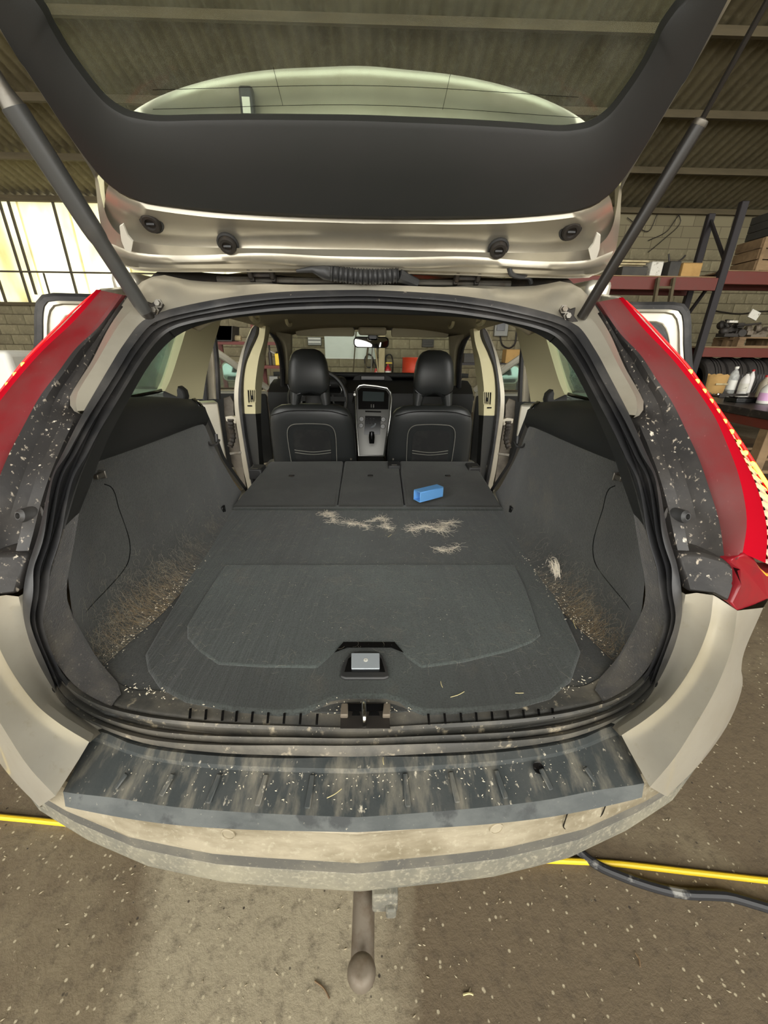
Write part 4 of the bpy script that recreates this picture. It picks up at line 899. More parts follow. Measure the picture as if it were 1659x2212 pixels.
for x_ in (412, 446, 482, 512, 546, 580, 615, 650, 686, 925, 960, 995, 1028, 1062, 1096, 1130, 1163, 1193):
    t = abs(x_-800)/400
    a = P(x_, 1544-14*t*t, Z=.742); b = P(x_-(2 if x_ < 800 else -2), 1566-16*t*t, Z=.742)
    MB().bar(a, b, .0045, .003).build('drain_slot', gloss_blk, sill, smooth=False)
# striker pocket
lp = fl([(735,1574),(736,1540),(742,1524),(752,1519),(824,1519),(834,1524),(840,1540),(843,1574)], .7445)
lk = MB().prism(lp, (0, 0, .0015)).build('latch_pocket', dark_metal, sill, smooth=False)
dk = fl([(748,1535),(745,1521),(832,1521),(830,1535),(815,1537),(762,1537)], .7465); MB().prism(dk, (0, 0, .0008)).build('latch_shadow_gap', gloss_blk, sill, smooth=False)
for a in ((735, 752), (826, 843)):
    bx = fl([(a[0], 1552), (a[0]+3, 1526), (a[1], 1526), (a[1], 1552)], .746); MB().prism(bx, (0, 0, .010)).build('latch_block', rust, sill, bevel=.002)
for a, b in ((760, 778), (796, 820)):
    bx = fl([(a, 1546), (a+2, 1538), (b-2, 1538), (b, 1546)], .7463); MB().prism(bx, (0, 0, .0008)).build('latch_hole', gloss_blk, sill, smooth=False)
s0 = P(786, 1527, Z=.75); s1 = P(787, 1560, Z=.75)
MB().tube(crv([s0+Vector((0, .004, -.008)), s0+Vector((0, 0, .012)), s1+Vector((0, 0, .014)), s1+Vector((0, -.004, -.008))], 16), .0042, 10).build('striker', chrome, sill)
# ---- folded rear seat backs
zA, zB = .757, .800
def sp(px, py, t): return P(px, py, Z=zA+(zB-zA)*t)
def seatpanel(bl_, br_, tl_, tr_, name, lab):
    n = 12; L_ = crv([sp(bl_[0], bl_[1], 0), sp((bl_[0]*.5+tl_[0]*.5), (bl_[1]+tl_[1])/2, .5), sp(tl_[0], tl_[1], 1)], n, smooth=False); R_s = crv([sp(br_[0], br_[1], 0), sp((br_[0]+tr_[0])/2, (br_[1]+tr_[1])/2, .5), sp(tr_[0], tr_[1], 1)], n, smooth=False)
    ol = [L_[0].lerp(L_[-1], 0)]
    o = part(MB().prism([L_[0]-Vector((0, 0, .10)), R_s[0]-Vector((0, 0, .10)), R_s[-1]-Vector((0, 0, .10)), L_[-1]-Vector((0, 0, .10))], (0, 0, .10)), name, seatback, bevel=.012, seg=3, sharp=50); o['label'] = lab; return o
s1_ = seatpanel((500, 1094), (727, 1093), (583, 996), (742, 995), 'rear_seat_back', 'wide folded seat back behind the driver seat')
s2_ = seatpanel((729, 1093), (873, 1093), (744, 995), (861, 995), 'rear_seat_back', 'narrow folded middle seat back')
s3_ = seatpanel((876, 1093), (1085, 1094), (863, 995), (1024, 996), 'rear_seat_back', 'folded seat back behind the passenger seat carrying the blue block')
for (x_, y_, s_) in ((630, 1029, s1_), (800, 1029, s2_), (967, 1029, s3_)):
    q = sp(x_, y_, .66); MB().box(q+Vector((0, 0, .004)), (.028, .016, .003)).build('anchor_cover', gloss_blk, s_, bevel=.001)
    MB().box(q+Vector((0, -.009, .005)), (.022, .002, .004)).build('anchor_bar', dark_metal, s_)
for (x_, y_, s_) in ((556, 1012, s1_), (851, 1004, s2_), (1022, 1008, s3_)):
    q = sp(x_, y_, .95); MB().box(q+Vector((0, .0, -.02)), (.07, .10, .06)).build('seat_latch', blk, s_, bevel=.008)
    MB().box(q+Vector((0, -.04, .0115)), (.03, .006, .003)).build('latch_edge', steel, s_)
part(MB().box((0, 1.585, .735), (1.2, .06, .035)), 'hinge_carpet', carpet, bevel=.01)
part(MB().box((0, 2.3, .44), (1.5, 1.9, .06)), 'cabin_floor', blk, bevel=.01)
part(MB().box((0, 1.85, .60), (1.22, .5, .18)), 'rear_seat_cushion', leather, bevel=.04, seg=3)
# ---- headliner
hl = []
for yy, zz, hw in ((1.19, 1.500, .46), (1.25, 1.530, .56), (1.5, 1.555, .60), (1.9, 1.575, .61), (2.25, 1.565, .60), (2.5, 1.535, .575), (2.62, 1.505, .56)):
    hl.append([V(hw*math.sin(a)/math.sin(1.25), yy, zz-.10*(1-math.cos(a))**1.3) for a in [(-1+2*k/24)*1.25 for k in range(25)]])
part(MB().loft(hl), 'headliner', headl, solid=.012, off=1)
# sun visors, overhead console, mirror
for (x0, x1) in ((-.455, -.098), (.124, .475)):
    ol = []
    for a in arc_outline(abs(x1-x0), .052, .016): ol.append(V((x0+x1)/2+a[0], 2.575, 1.4925+a[1]))
    vs_ = part(MB().prism(ol, (0, .018, .0)), 'sun_visor', headl, bevel=.004)
    MB().tube([p+Vector((0, -.001, .002)) for p in ol[:14]], .004, 5).build('visor_shadow_gap', dark_metal, vs_)
part(MB().box((.01, 2.58, 1.497), (.17, .08, .045)), 'overhead_console', headl, bevel=.015, seg=3)
part(MB().box((.012, 2.64, 1.468), (.06, .05, .04)), 'mirror_stem', gloss_blk, bevel=.008)
MT = math.tan(math.radians(8.5))
mo = [V(.003+a[0], 2.64+a[0]*MT, 1.436+a[1]) for a in arc_outline(.222, .064, .026)]
mr_ = part(MB().prism(mo, (0, .03, 0)), 'rear_view_mirror', gloss_blk, bevel=.005)
mg = [V(.003+a[0], 2.6385+a[0]*MT, 1.436+a[1]) for a in arc_outline(.206, .052, .022)]
MB().prism(mg, (0, -.0015, 0)).build('mirror_glass', mirror_m, mr_, smooth=False)
# windscreen
part(MB().prism([V(-.56, 2.66, 1.50), V(.56, 2.66, 1.50), V(.66, 3.32, 1.07), V(-.66, 3.32, 1.07)], (0, .003, .005)), 'windscreen', glass_clear, smooth=False)
# ---- dashboard
dp = [(2.70, .62), (2.70, .80), (2.72, .98), (2.70, 1.06), (2.72, 1.12), (2.80, 1.165), (2.92, 1.19), (3.05, 1.185), (3.35, 1.10), (3.35, .62)]
dv = []
for x in [-.70+.1*k for k in range(15)]:
    dv.append([V(x, y+abs(x)*.02, z) for y, z in dp])
part(MB().loft(dv), 'dashboard', dash_m, sharp=40)
part(MB().prism([V(-.14, 2.92, 1.185), V(.16, 2.92, 1.185), V(.13, 2.92, 1.222), V(.08, 2.92, 1.232), V(-.08, 2.92, 1.232), V(-.12, 2.92, 1.218)], (0, .12, -.02)), 'dash_speaker_hood', dash_m, bevel=.006)
part(MB().box((.01, 2.915, 1.206), (.17, .01, .028)), 'hood_screen', gloss_blk, bevel=.003)
part(MB().loft([[V(x, 2.93, 1.2255) for x in (-.7, -.3, 0, .3, .7)], [V(x, 3.12, 1.218) for x in (-.7, -.3, 0, .3, .7)], [V(x, 3.34, 1.11) for x in (-.7, -.3, 0, .3, .7)]]), 'dash_top', dash_m, solid=.03)
part(MB().box((-.34, 2.77, 1.185), (.34, .14, .07)), 'instrument_hood', dash_m, bevel=.03, seg=3)
# centre stack
def cs_(px, py):
    t = (py-828)/(985-828); return P(px, py, Y=2.70-.14*t)
face = [cs_(a, b) for a, b in ((770,840),(776,833),(786,831),(815,834),(836,838),(844,848),(845,862),(842,900),(836,940),(830,985),(775,985),(771,930),(768,880),(768,850))]
cstk = part(MB().prism(face, (0, .06, .0)), 'centre_stack', silver, bevel=.003)
MB().tube([p+Vector((0, -.004, 0)) for p in face[-5:]+face[:10]], .0075, 8).build('chrome_edge', chrome, cstk)
sc_ = [cs_(a, b) for a, b in ((773,843),(780,837),(812,839),(834,843),(840,852),(839,884),(774,884))]
MB().prism([p+Vector((0, -.006, 0)) for p in sc_], (0, .01, 0)).build('screen_surround', gloss_blk, cstk, bevel=.002)
sc2 = [cs_(a, b) for a, b in ((784,845),(830,847),(829,867),(783,866))]
MB().prism([p+Vector((0, -.0085, 0)) for p in sc2], (0, .003, 0)).build('display_screen', mk('screen_glass', srgb(58, 66, 66), .2), cstk, smooth=False)
for x_ in (802, 807):
    MB().bar(cs_(x_, 873)+Vector((0, -.009, 0)), cs_(x_, 880)+Vector((0, -.009, 0)), .006, .004).build('vent_tab', chrome, cstk)
cdp = [cs_(a, b) for a, b in ((789, 887), (823, 888), (823, 891), (789, 890))]; MB().prism([p+Vector((0, -.004, 0)) for p in cdp], (0, .004, 0)).build('disc_slot', gloss_blk, cstk, smooth=False)
kp = [cs_(a, b) for a, b in ((789, 898), (823, 899), (821, 938), (786, 938))]; MB().prism([p+Vector((0, -.006, 0)) for p in kp], (0, .005, 0)).build('button_panel', gloss_blk, cstk, smooth=False)
for i in range(3):
    for j in range(3):
        MB().box(cs_(793+j*7, 904+i*5)+Vector((0, -.007, 0)), (.012, .003, .006)).build('button', dash_m, cstk)
fig = [cs_(a, b)+Vector((0, -.007, 0)) for a, b in ((811, 914), (810, 918), (806, 921), (801, 923))]
MB().tube(fig, [.004, .005, .006, .004], 6).build('seated_figure_button', lampgrey, cstk)
for a, b in ((781, 905), (780, 919), (828, 906), (827, 921)):
    q = cs_(a, b); kb = MB().lathe(q, (0, -1, .15), [(.017, 0), (.017, .008), (.014, .014), (.011, .014), (.011, .010), (0, .010)], 16).build('knob', silver, cstk)
    MB().lathe(q+Vector((0, -.010, .001)), (0, -1, .15), [(.0105, 0), (.0105, .003), (0, .003)], 12).build('knob_centre', gloss_blk, cstk)
g0 = P(803, 957, Y=2.47); g1 = P(803, 933, Y=2.47)
gs = part(MB().tube([g0, g0.lerp(g1, .5), g1], [.016, .020, .015], 12), 'gear_lever', gloss_blk)
for dx in (-.011, .011): MB().tube([g0+Vector((dx, -.014, 0)), g1+Vector((dx, -.014, -.01))], .004, 6).build('lever_strip', chrome, gs)
part(MB().box((.01, 2.40, .66), (.26, .70, .14)), 'centre_console', gloss_blk, bevel=.02)
part(MB().box((.01, 2.30, .738), (.24, .012, .012)), 'console_lid_edge', steel)
# ---- steering wheel
c = V(-.345, 2.60, 1.09); nrm = V(0, -1, .42).normalized(); u_ = V(1, 0, 0); v_ = nrm.cross(u_)
sw = part(MB().tube([c+(u_*math.cos(t)+v_*math.sin(t))*.185 for t in [2*math.pi*k/48 for k in range(48)]], .015, 10, closed=True), 'steering_wheel', leather)
MB().tube([c+(u_*math.cos(t)+v_*math.sin(t))*.188-nrm*(-.0148) for t in [2*math.pi*k/48 for k in range(48)]], .0025, 5, closed=True).build('wheel_seam', steel, sw)
MB().lathe(c+nrm*-.01, nrm, [(.085, 0), (.08, .03), (.06, .045), (0, .05)], 24).build('wheel_hub', dash_m, sw)
for sx_ in (-1, 1): MB().bar(c+u_*sx_*.06, c+u_*sx_*.18, .03, .035, nrm).build('wheel_spoke', dash_m, sw)
for sx_ in (-1, 1): MB().bar(c+u_*sx_*.095+nrm*.012+v_*.03, c+u_*sx_*.105+nrm*.012-v_*.03, .01, .01, nrm).build('spoke_switch', silver, sw)
q = V(-.245, 2.72, 1.135)
MB().tube([q+Vector((.045*math.cos(t), -.012, .045*math.sin(t))) for t in [math.radians(-20+220*k/24) for k in range(25)]], .006, 8).build('dial_ring', chrome, sw)
q = P(765, 855, Y=2.66); part(MB().tube([q+Vector((0, 0, .03)), q, q+Vector((-.01, 0, -.05))], .006, 6).lathe(q+Vector((.004, -.01, .01)), (0, -1, 0), [(.008, 0), (.008, .01), (0, .01)], 10), 'ignition_key', chrome)
# ---- front seats
def front_seat(xc, lab):
    def yb(z): return 2.165+(1.10-z)*.20
    rows_ = []
    for z, w_, d_ in ((.50, .245, .05), (.60, .25, .06), (.80, .249, .065), (.95, .243, .065), (1.02, .236, .062), (1.06, .225, .058), (1.085, .205, .05), (1.105, .165, .036), (1.112, .10, .02)):
        r = []
        for k in range(36):
            a = 2*math.pi*k/36; ca, sa = math.cos(a), math.sin(a)
            r.append(V(xc+w_*math.copysign(abs(ca)**.55, ca), yb(z)+.065+d_*math.copysign(abs(sa)**.6, sa), z))
        rows_.append(r)
    br = MB().loft(rows_, closed_u=True)
    br.f.append([len(br.v)-36+k for k in range(36)])
    back = st = br.build('front_seat', leather, car, sharp=70); st['label'] = lab
    # arch piping and pocket on the rear face
    def bp_(x, z, off): return V(xc+x, yb(z)-off, z)
    arch = [(-.132, .70), (-.137, .85), (-.136, .95), (-.125, .985), (-.10, 1.003), (-.06, 1.008), (0, 1.010), (.06, 1.008), (.10, 1.003), (.125, .985), (.136, .95), (.137, .85), (.132, .70)]
    MB().tube(crv([bp_(a, b, .002) for a, b in arch], 60), .0022, 5).build('arch_stitching', stitch, back)
    arch2 = [(-.128, .70), (-.133, .85), (-.131, .945), (-.12, .975), (-.095, .995), (0, 1.003), (.095, .995), (.12, .975), (.131, .945), (.133, .85), (.128, .70)]
    MB().prism([bp_(a, b, .004) for a, b in arch2], (0, .004, 0)).build('arch_panel', gloss_blk if False else mk_dark, back, smooth=False)
    arch3 = [(-.105, .70), (-.108, .88), (-.103, .955), (-.085, .972), (0, .979), (.085, .972), (.103, .955), (.108, .88), (.105, .70)]
    MB().prism([bp_(a, b, .006) for a, b in arch3], (0, .004, 0)).build('seat_pocket', mesh_net, back, smooth=False)
    for z0 in (.842, .826):
        MB().tube(crv([bp_(-.105, z0+.012, .009), bp_(-.05, z0+.004, .009), bp_(0, z0, .009), bp_(.05, z0+.004, .009), bp_(.105, z0+.012, .009)], 20), .002, 5).build('pocket_stitching', stitch, back)
    MB().tube(crv([bp_(-.21, 1.055, .0), bp_(-.12, 1.078, -.004), bp_(0, 1.082, -.004), bp_(.12, 1.078, -.004), bp_(.21, 1.055, .0)], 30), .002, 5).build('shoulder_seam', gloss_blk, back)
    # headrest: shell with two feet
    hr_ = []
    for z, w_, d_, dy in ((1.155, .098, .030, 0), (1.18, .108, .042, 0), (1.22, .112, .05, 0), (1.28, .109, .052, 0), (1.33, .101, .05, .005), (1.365, .088, .045, .01), (1.385, .066, .034, .015), (1.396, .035, .018, .02)):
        r = []
        for k in range(32):
            a = 2*math.pi*k/32; ca, sa = math.cos(a), math.sin(a)
            arch_z = .0
            x = w_*math.copysign(abs(ca)**.6, ca)
            zz = z+(.022*max(0, 1-(x/.055)**2) if z < 1.16 else (.008*max(0, 1-(x/.055)**2) if z < 1.19 else 0))
            r.append(V(xc+x, 2.235+dy+d_*math.copysign(abs(sa)**.65, sa), zz))
        hr_.append(r)
    h = MB().loft(hr_, closed_u=True); nb_ = len(h.v); h.f.append([nb_-32+k for k in range(32)]); h.f.append(list(range(32))[::-1])
    hd_ = h.build('headrest', leather, st, sharp=80)
    for sx_ in (-1, 1):
        MB().loft([[V(xc+sx_*x0+math.cos(a)*r0, 2.235+math.sin(a)*.034, z0) for a in [2*math.pi*k/14 for k in range(14)]] for z0, x0, r0 in ((1.085, .086, .024), (1.12, .085, .027), (1.16, .078, .033), (1.19, .072, .036))], closed_u=True).build('headrest_foot', leather, st, sharp=80)
    MB().tube(crv([V(xc-.112, 2.20, 1.215), V(xc-.10, 2.19, 1.19), V(xc-.065, 2.188, 1.168), V(xc-.045, 2.19, 1.172)], 14), .0016, 5).build('headrest_seam', gloss_blk, st)
    MB().tube(crv([V(xc+.112, 2.20, 1.215), V(xc+.10, 2.19, 1.19), V(xc+.065, 2.188, 1.168), V(xc+.045, 2.19, 1.172)], 14), .0016, 5).build('headrest_seam', gloss_blk, st)
    MB().box((xc, 2.42, .60), (.50, .50, .16)).build('seat_cushion', leather, st, bevel=.05, seg=3)
mk_dark = mk('arch_leather', srgb(26, 29, 29), .55)
front_seat(-.335, 'black leather driver seat, steering wheel in front of it')
front_seat(.350, 'black leather passenger seat beside the centre stack')
for s_ in (-1, 1):
    for k in range(3):
        part(MB().box((s_*.125+.01, 2.24, .74+.026*k), (.012, .02, .012)), 'seat_switch', steel, bevel=.002)
# ---- doors, all four open
def rear_door(s_, f_):
    hinge = V(-.88, 2.36, 0); d = V(-.62, -.36, 0).normalized(); nrm = V(d.y, -d.x, 0)
    if nrm.y > 0: nrm = -nrm
    def D(u, z, off=0): return hinge+d*(u*.87)+V(0, 0, z)+nrm*off+V(.16*max(0, (z-1.1))/.5, 0, 0)*.6
    outl = [(.02, .42), (.02, 1.10), (.06, 1.40), (.12, 1.575), (.20, 1.60), (.86, 1.595), (.885, 1.57), (.97, 1.10), (1.0, .80), (.86, .60), (.78, .42)]
    inl = [(.10, 1.12), (.13, 1.40), (.17, 1.50), (.24, 1.52), (.75, 1.515), (.79, 1.49), (.82, 1.42), (.855, 1.13)]
    fr = MB().prism(f_([D(u, z) for u, z in outl[:2]]+[D(.95, 1.10), D(1.0, .8), D(.86, .6), D(.78, .42)]), f_([nrm*-.12])[0]).build('rear_door', paint, car, bevel=.01); dr_ = fr; dr_['label'] = 'open rear passenger door with pale inner frame'
    lo = [D(u, z, .004) for u, z in ((.02, 1.12), (.05, 1.40), (.10, 1.56), (.18, 1.598), (.82, 1.595), (.88, 1.575), (.91, 1.42), (.965, 1.13))]
    li_ = [D(u, z, .004) for u, z in inl]
    ext = [p-nrm*.05 for p in lo]
    A_r = crv(lo, 50); B_r = crv(li_, 50)
    MB().loft([f_([p-nrm*.05 for p in A_r]), f_(A_r), f_([a.lerp(b, .28)+nrm*.012 for a, b in zip(A_r, B_r)]), f_([a.lerp(b, .34)-nrm*.004 for a, b in zip(A_r, B_r)]), f_([a.lerp(b, .75)+nrm*.004 for a, b in zip(A_r, B_r)]), f_([a.lerp(b, .8)+nrm*.014 for a, b in zip(A_r, B_r)]), f_(B_r), f_([p-nrm*.04 for p in B_r])]).build('window_frame', paint_in, dr_, sharp=50)
    MB().tube(f_([p-nrm*.012+d*.004 for p in A_r]), .022, 8).build('door_seal', rubber, dr_)
    MB().tube(f_([p-nrm*.0 for p in B_r]), .02, 8).build('glass_channel', rubber, dr_)
    MB().prism(f_([p-nrm*.03 for p in li_]), f_([nrm*-.004])[0]).build('door_glass', glass_w, dr_, smooth=False)
    MB().box(f_([D(.5, .85, .03)])[0], (.1, .1, .1)).build('door_pull', blk, dr_, bevel=.02)
    # jamb hardware near the pillar: wiring boot, hinge, check strap
    MB().tube(f_(crv(pts([(498,905,2.36),(500,925,2.36),(503,945,2.35),(497,965,2.34)]), 24)), [.018+.003*math.sin(k*2.2) for k in range(24)], 8).build('wiring_boot', dark_metal, dr_)
    MB().prism(f_(pts([(486,900,2.36),(500,898,2.36),(510,902,2.36),(510,916,2.36),(488,910,2.36)])), (0, .03, 0)).build('door_hinge', paint_in, dr_, bevel=.003)
    MB().bar(f_(pts([(497,980,2.33)]))[0], f_(pts([(530,976,2.31)]))[0], .012, .016).build('check_strap', steel, dr_, bevel=.003)
    MB().prism(f_(pts([(482,860,2.42),(497,855,2.42),(505,870,2.42),(505,890,2.42),(518,960,2.42),(530,1040,2.42),(534,1066,2.42),(500,1000,2.42),(486,920,2.42)])), (0, .02, 0)).build('door_edge_panel', jamb, dr_, bevel=.003)
def front_door(s_, f_):
    hinge = V(-.88, 3.42, 0); d = V(-.86, -.50, 0).normalized(); nrm = V(d.y, -d.x, 0)
    if nrm.y > 0: nrm = -nrm
    def D(u, z, off=0): return hinge+d*u+V(0, 0, z)+nrm*off
    dr_ = MB().prism(f_([D(0, .42), D(0, 1.06), D(1.05, 1.12), D(1.08, .7), D(1.0, .42)]), f_([nrm*-.12])[0]).build('front_door', paint, car, bevel=.01); dr_['label'] = 'open front door with side mirror'
    MB().prism(f_([D(.02, .45, .002), D(.02, 1.04, .002), D(1.03, 1.09, .002), D(1.05, .7, .002), D(.98, .45, .002)]), f_([nrm*.03])[0]).build('door_card', blk, dr_, bevel=.015)
    MB().tube(f_([D(.0, 1.08), D(.28, 1.30), D(.55, 1.50), D(.62, 1.54), D(.98, 1.56), D(1.02, 1.50), D(1.05, 1.12)]), .026, 8).build('window_frame', paint, dr_)
    MB().tube(f_([D(.05, 1.08, .02), D(1.04, 1.13, .02)]), .010, 6).build('belt_chrome', chrome, dr_)
    MB().prism(f_([D(.04, 1.09, -.03), D(.30, 1.30, -.03), D(.57, 1.50, -.03), D(.98, 1.54, -.03), D(1.03, 1.13, -.03)]), f_([nrm*-.004])[0]).build('door_glass', glass_w, dr_, smooth=False)
    q = P(502, 803, Y=3.36)
    mo_ = [V(q.x+a[0], 3.36, q.z+a[1]) for a in arc_outline(.17, .15, .04)]
    m_ = MB().prism(f_(mo_), (0, .09, 0)).build('side_mirror', paint, dr_, bevel=.012, seg=3)
    MB().prism(f_([V(q.x+a[0], 3.358, q.z+a[1]) for a in arc_outline(.145, .125, .035)]), (0, -.003, 0)).build('mirror_glass', mirror_dim, dr_, smooth=False)
    MB().bar(f_([q+Vector((.03, .05, -.07))])[0], f_([D(.12, 1.07, -.05)])[0], .05, .05).build('mirror_arm', blk, dr_, bevel=.01)
both(rear_door); both(front_door)
# ================================================================ loose things in the load space
b0 = P(907, 1086, Z=.7785); b1 = P(957, 1073, Z=.7785); b2 = P(897, 1079, Z=.7785)
du = (b1-b0); L_ = du.length; du.normalize(); dv = V(-du.y, du.x, 0); W_ = .046; tk = .003; H_ = .048
bb = MB(); z0 = Vector((0, 0, 1))
def slab(p, a, b, c): bb.add([p, p+a, p+a+b, p+b, p+c, p+a+c, p+a+b+c, p+b+c], [(0,3,2,1),(4,5,6,7),(0,1,5,4),(1,2,6,5),(2,3,7,6),(3,0,4,7)])
slab(b0, du*L_, dv*W_, z0*tk); slab(b0+z0*(H_-tk), du*L_, dv*W_, z0*tk)
slab(b0+z0*tk, du*L_, dv*tk, z0*(H_-2*tk)); slab(b0+dv*(W_-tk)+z0*tk, du*L_, dv*tk, z0*(H_-2*tk))
slab(b0+du*(L_-tk)+dv*tk+z0*tk, du*tk, dv*(W_-2*tk), z0*(H_-2*tk))
bx = bb.build('plastic_box', blue_m, None, bevel=.0012, seg=1, loc=b0)
tag(bx, 'light blue square plastic tube lying on the folded seat back', 'box')
# hair: thin curved strands
def strands(n, fn, rad=.0004, seg=6):
    mb = MB()
    for _ in range(n):
        pts_ = fn(seg)
        if pts_: mb.tube(pts_, rad*random.uniform(.7, 1.3), 3, cap=False)
    return mb
def curl(c, L, plane_u, plane_v, nrm, lift, bend):
    a = random.uniform(0, 6.283); k = random.gauss(0, bend)
    def f(seg):
        p = Vector(c); ang = a; out = [p.copy()]
        for i in range(seg):
            ang += k/seg+random.gauss(0, .18)
            p = p+(plane_u*math.cos(ang)+plane_v*math.sin(ang))*(L/seg)
            out.append(p+nrm*(lift*math.sin(math.pi*(i+1)/seg)))
        return out
    return f
EX, EY, EZ = V(1, 0, 0), V(0, 1, 0), V(0, 0, 1)
def clump(pathpx, z, n, spread, Lr, label):
    spread *= .55; n = int(n*.62); Lr = (Lr[0]*.8, Lr[1]*.75)
    base = [P(a, b, Z=z) for a, b in pathpx]; bc_ = crv(base, 40)
    mb = MB()
    for _ in range(n):
        t = random.random(); i = min(38, int(t*39)); c = bc_[i]+V(random.gauss(0, spread), random.gauss(0, spread*1.2), abs(random.gauss(0, .004))+.0006)
        tg_ = (bc_[i+1]-bc_[i]).normalized()
        a0 = math.atan2(tg_.y, tg_.x)+random.gauss(0, .55)+(math.pi if random.random() < .5 else 0)
        L = random.uniform(*Lr); p = c; out = [p]; k = random.gauss(0, 1.6)
        for s_ in range(6):
            a0 += k/6+random.gauss(0, .12); p = p+V(math.cos(a0), math.sin(a0), 0)*(L/6); q = p.copy(); q.z = max(z+.0005, q.z+random.gauss(0, .0012)); out.append(q)
        mb.tube(out, .00030, 3, cap=False)
    o = mb.build('pet_hair_tuft', hair_m, None, smooth=False, loc=base[0]); tag(o, label, 'hair tuft', 'pale tufts of pet hair on the cargo carpet')
ZC = ZF+.0045
clump([(692,1113),(706,1110),(716,1116),(722,1131)], ZC, 230, .006, (.02, .07), 'forked pale hair tuft below the gap left of the middle seat back')
clump([(745,1127),(765,1133),(785,1136),(795,1143)], ZC, 190, .0035, (.02, .06), 'thin pale hair tuft stretched below the middle seat back')
clump([(806,1128),(826,1120),(832,1128),(828,1138),(850,1144)], ZC, 240, .005, (.02, .06), 'curled pale hair tuft below the right edge of the middle seat back')
clump([(885,1148),(905,1141),(925,1140),(950,1148),(962,1134),(982,1130)], ZC, 420, .008, (.025, .09), 'largest fluffy pale hair tuft below the blue tube')
clump([(938,1188),(955,1190),(972,1188),(995,1179)], ZC, 110, .004, (.02, .06), 'small pale hair wisp on the floor panel nearer the lid than the other tufts')
# loose hair over the side walls and the gutters
def wall_pt(s_, y, zf):
    ys = [.635, .68, .75, .85, .97, 1.13, 1.42, 1.62, 1.80]; xb = [.585, .58, .565, .545, .535, .535, .57, .60, .63]; xm = [.605, .615, .625, .63, .625, .615, .61, .625, .64]
    i = min(7, max(j for j in range(9) if ys[j] <= max(y, .635))); u = (y-ys[i])/(ys[i+1]-ys[i])
    X_b = xb[i]+(xb[i+1]-xb[i])*u; X_m = xm[i]+(xm[i+1]-xm[i])*u
    T_ = [(0, 0), (.02, .25), (.05, .5), (.10, .72), (.2, 1), (1, 1)]
    for (a, b), (c, d) in zip(T_, T_[1:]):
        if zf <= c: mf = b+(d-b)*(zf-a)/(c-a); break
    return V(s_*(X_b+(X_m-X_b)*mf-.002), y, .742+.42*zf)
def loose(s_, n, m, name, label, dens):
    mb = MB()
    for _ in range(n):
        y, zf = dens(); p = wall_pt(s_, y, zf); a0 = random.uniform(0, 6.283); L = random.uniform(.010, .045); k = random.gauss(0, 3.0)
        yy, zz = y, zf; out = [p]
        for q in range(5):
            a0 += k/5; yy += math.cos(a0)*L/5; zz = min(.5, max(.0, zz+math.sin(a0)*L/5/.42)); yy = min(1.7, max(.645, yy))
            pp_ = wall_pt(s_, yy, zz); pp_.x -= s_*abs(random.gauss(0, .0008)); out.append(pp_)
        mb.tube(out, .00011, 3, cap=False)
    o = mb.build(name, m, None, smooth=False); tag(o, label, 'pet hair', kind='stuff'); return o
def dL():
    r = random.random()
    if r < .75: return (min(1.6, max(.62, random.gauss(.86, .14))), abs(random.gauss(.0, .10)))
    return (random.uniform(.65, 1.5), abs(random.gauss(.08, .18)) % .5)
loose(-1, 900, hair_w, 'loose_pet_hair', 'pale pet hair matted along the side wall opposite the cargo lamp', dL)
loose(-1, 600, hair_br, 'loose_pet_hair', 'brownish pet hair in the gutter opposite the cargo lamp', lambda: (min(1.2, max(.64, random.gauss(.86, .11))), abs(random.gauss(.02, .06))))
loose(1, 350, hair_w, 'loose_pet_hair', 'pale pet hair on the side wall below the cargo lamp', lambda: (min(1.3, max(.64, random.gauss(.90, .14))), abs(random.gauss(.04, .10))))
loose(1, 500, hair_br, 'loose_pet_hair', 'brownish pet hair in the gutter below the cargo lamp', lambda: (min(1.2, max(.64, random.gauss(.80, .10))), abs(random.gauss(.01, .05))))
mb = MB()
for _ in range(900):
    p = V(random.uniform(-.52, .52), random.uniform(.62, 1.55), ZF+.0108); a0 = random.uniform(0, 6.283); L = random.uniform(.008, .03); k = random.gauss(0, 2.5); out = [p]
    for s_ in range(4): a0 += k/4; p = p+V(math.cos(a0), math.sin(a0), 0)*(L/4); out.append(p.copy())
    mb.tube(out, .0001, 3, cap=False)
tag(mb.build('carpet_lint', hair_w, None, smooth=False), 'fine short hairs and lint spread over the load floor', 'lint', kind='stuff')
# the ball of hair caught on the right wall
mb = MB(); c = P(1198, 1238, X=.590)
for _ in range(260):
    a = random.gauss(math.pi*.9, 1.5); r = random.gauss(.030, .007); p = c+V(random.gauss(0, .004)-.006, math.cos(a)*r, math.sin(a)*r*1.2); out = [p]; aa = a+math.pi/2+random.gauss(0, .5)
    for s_ in range(6):
        aa += random.gauss(.28, .2); p = p+V(random.gauss(0, .001), math.cos(aa), math.sin(aa))*random.uniform(.003, .009); out.append(p)
    mb.tube(out, .0004, 3, cap=False)
tag(mb.build('pet_hair_tuft', hair_m, None, smooth=False, loc=c), 'round pale ball of hair caught on the side wall', 'hair tuft', 'pale tufts of pet hair on the cargo carpet')
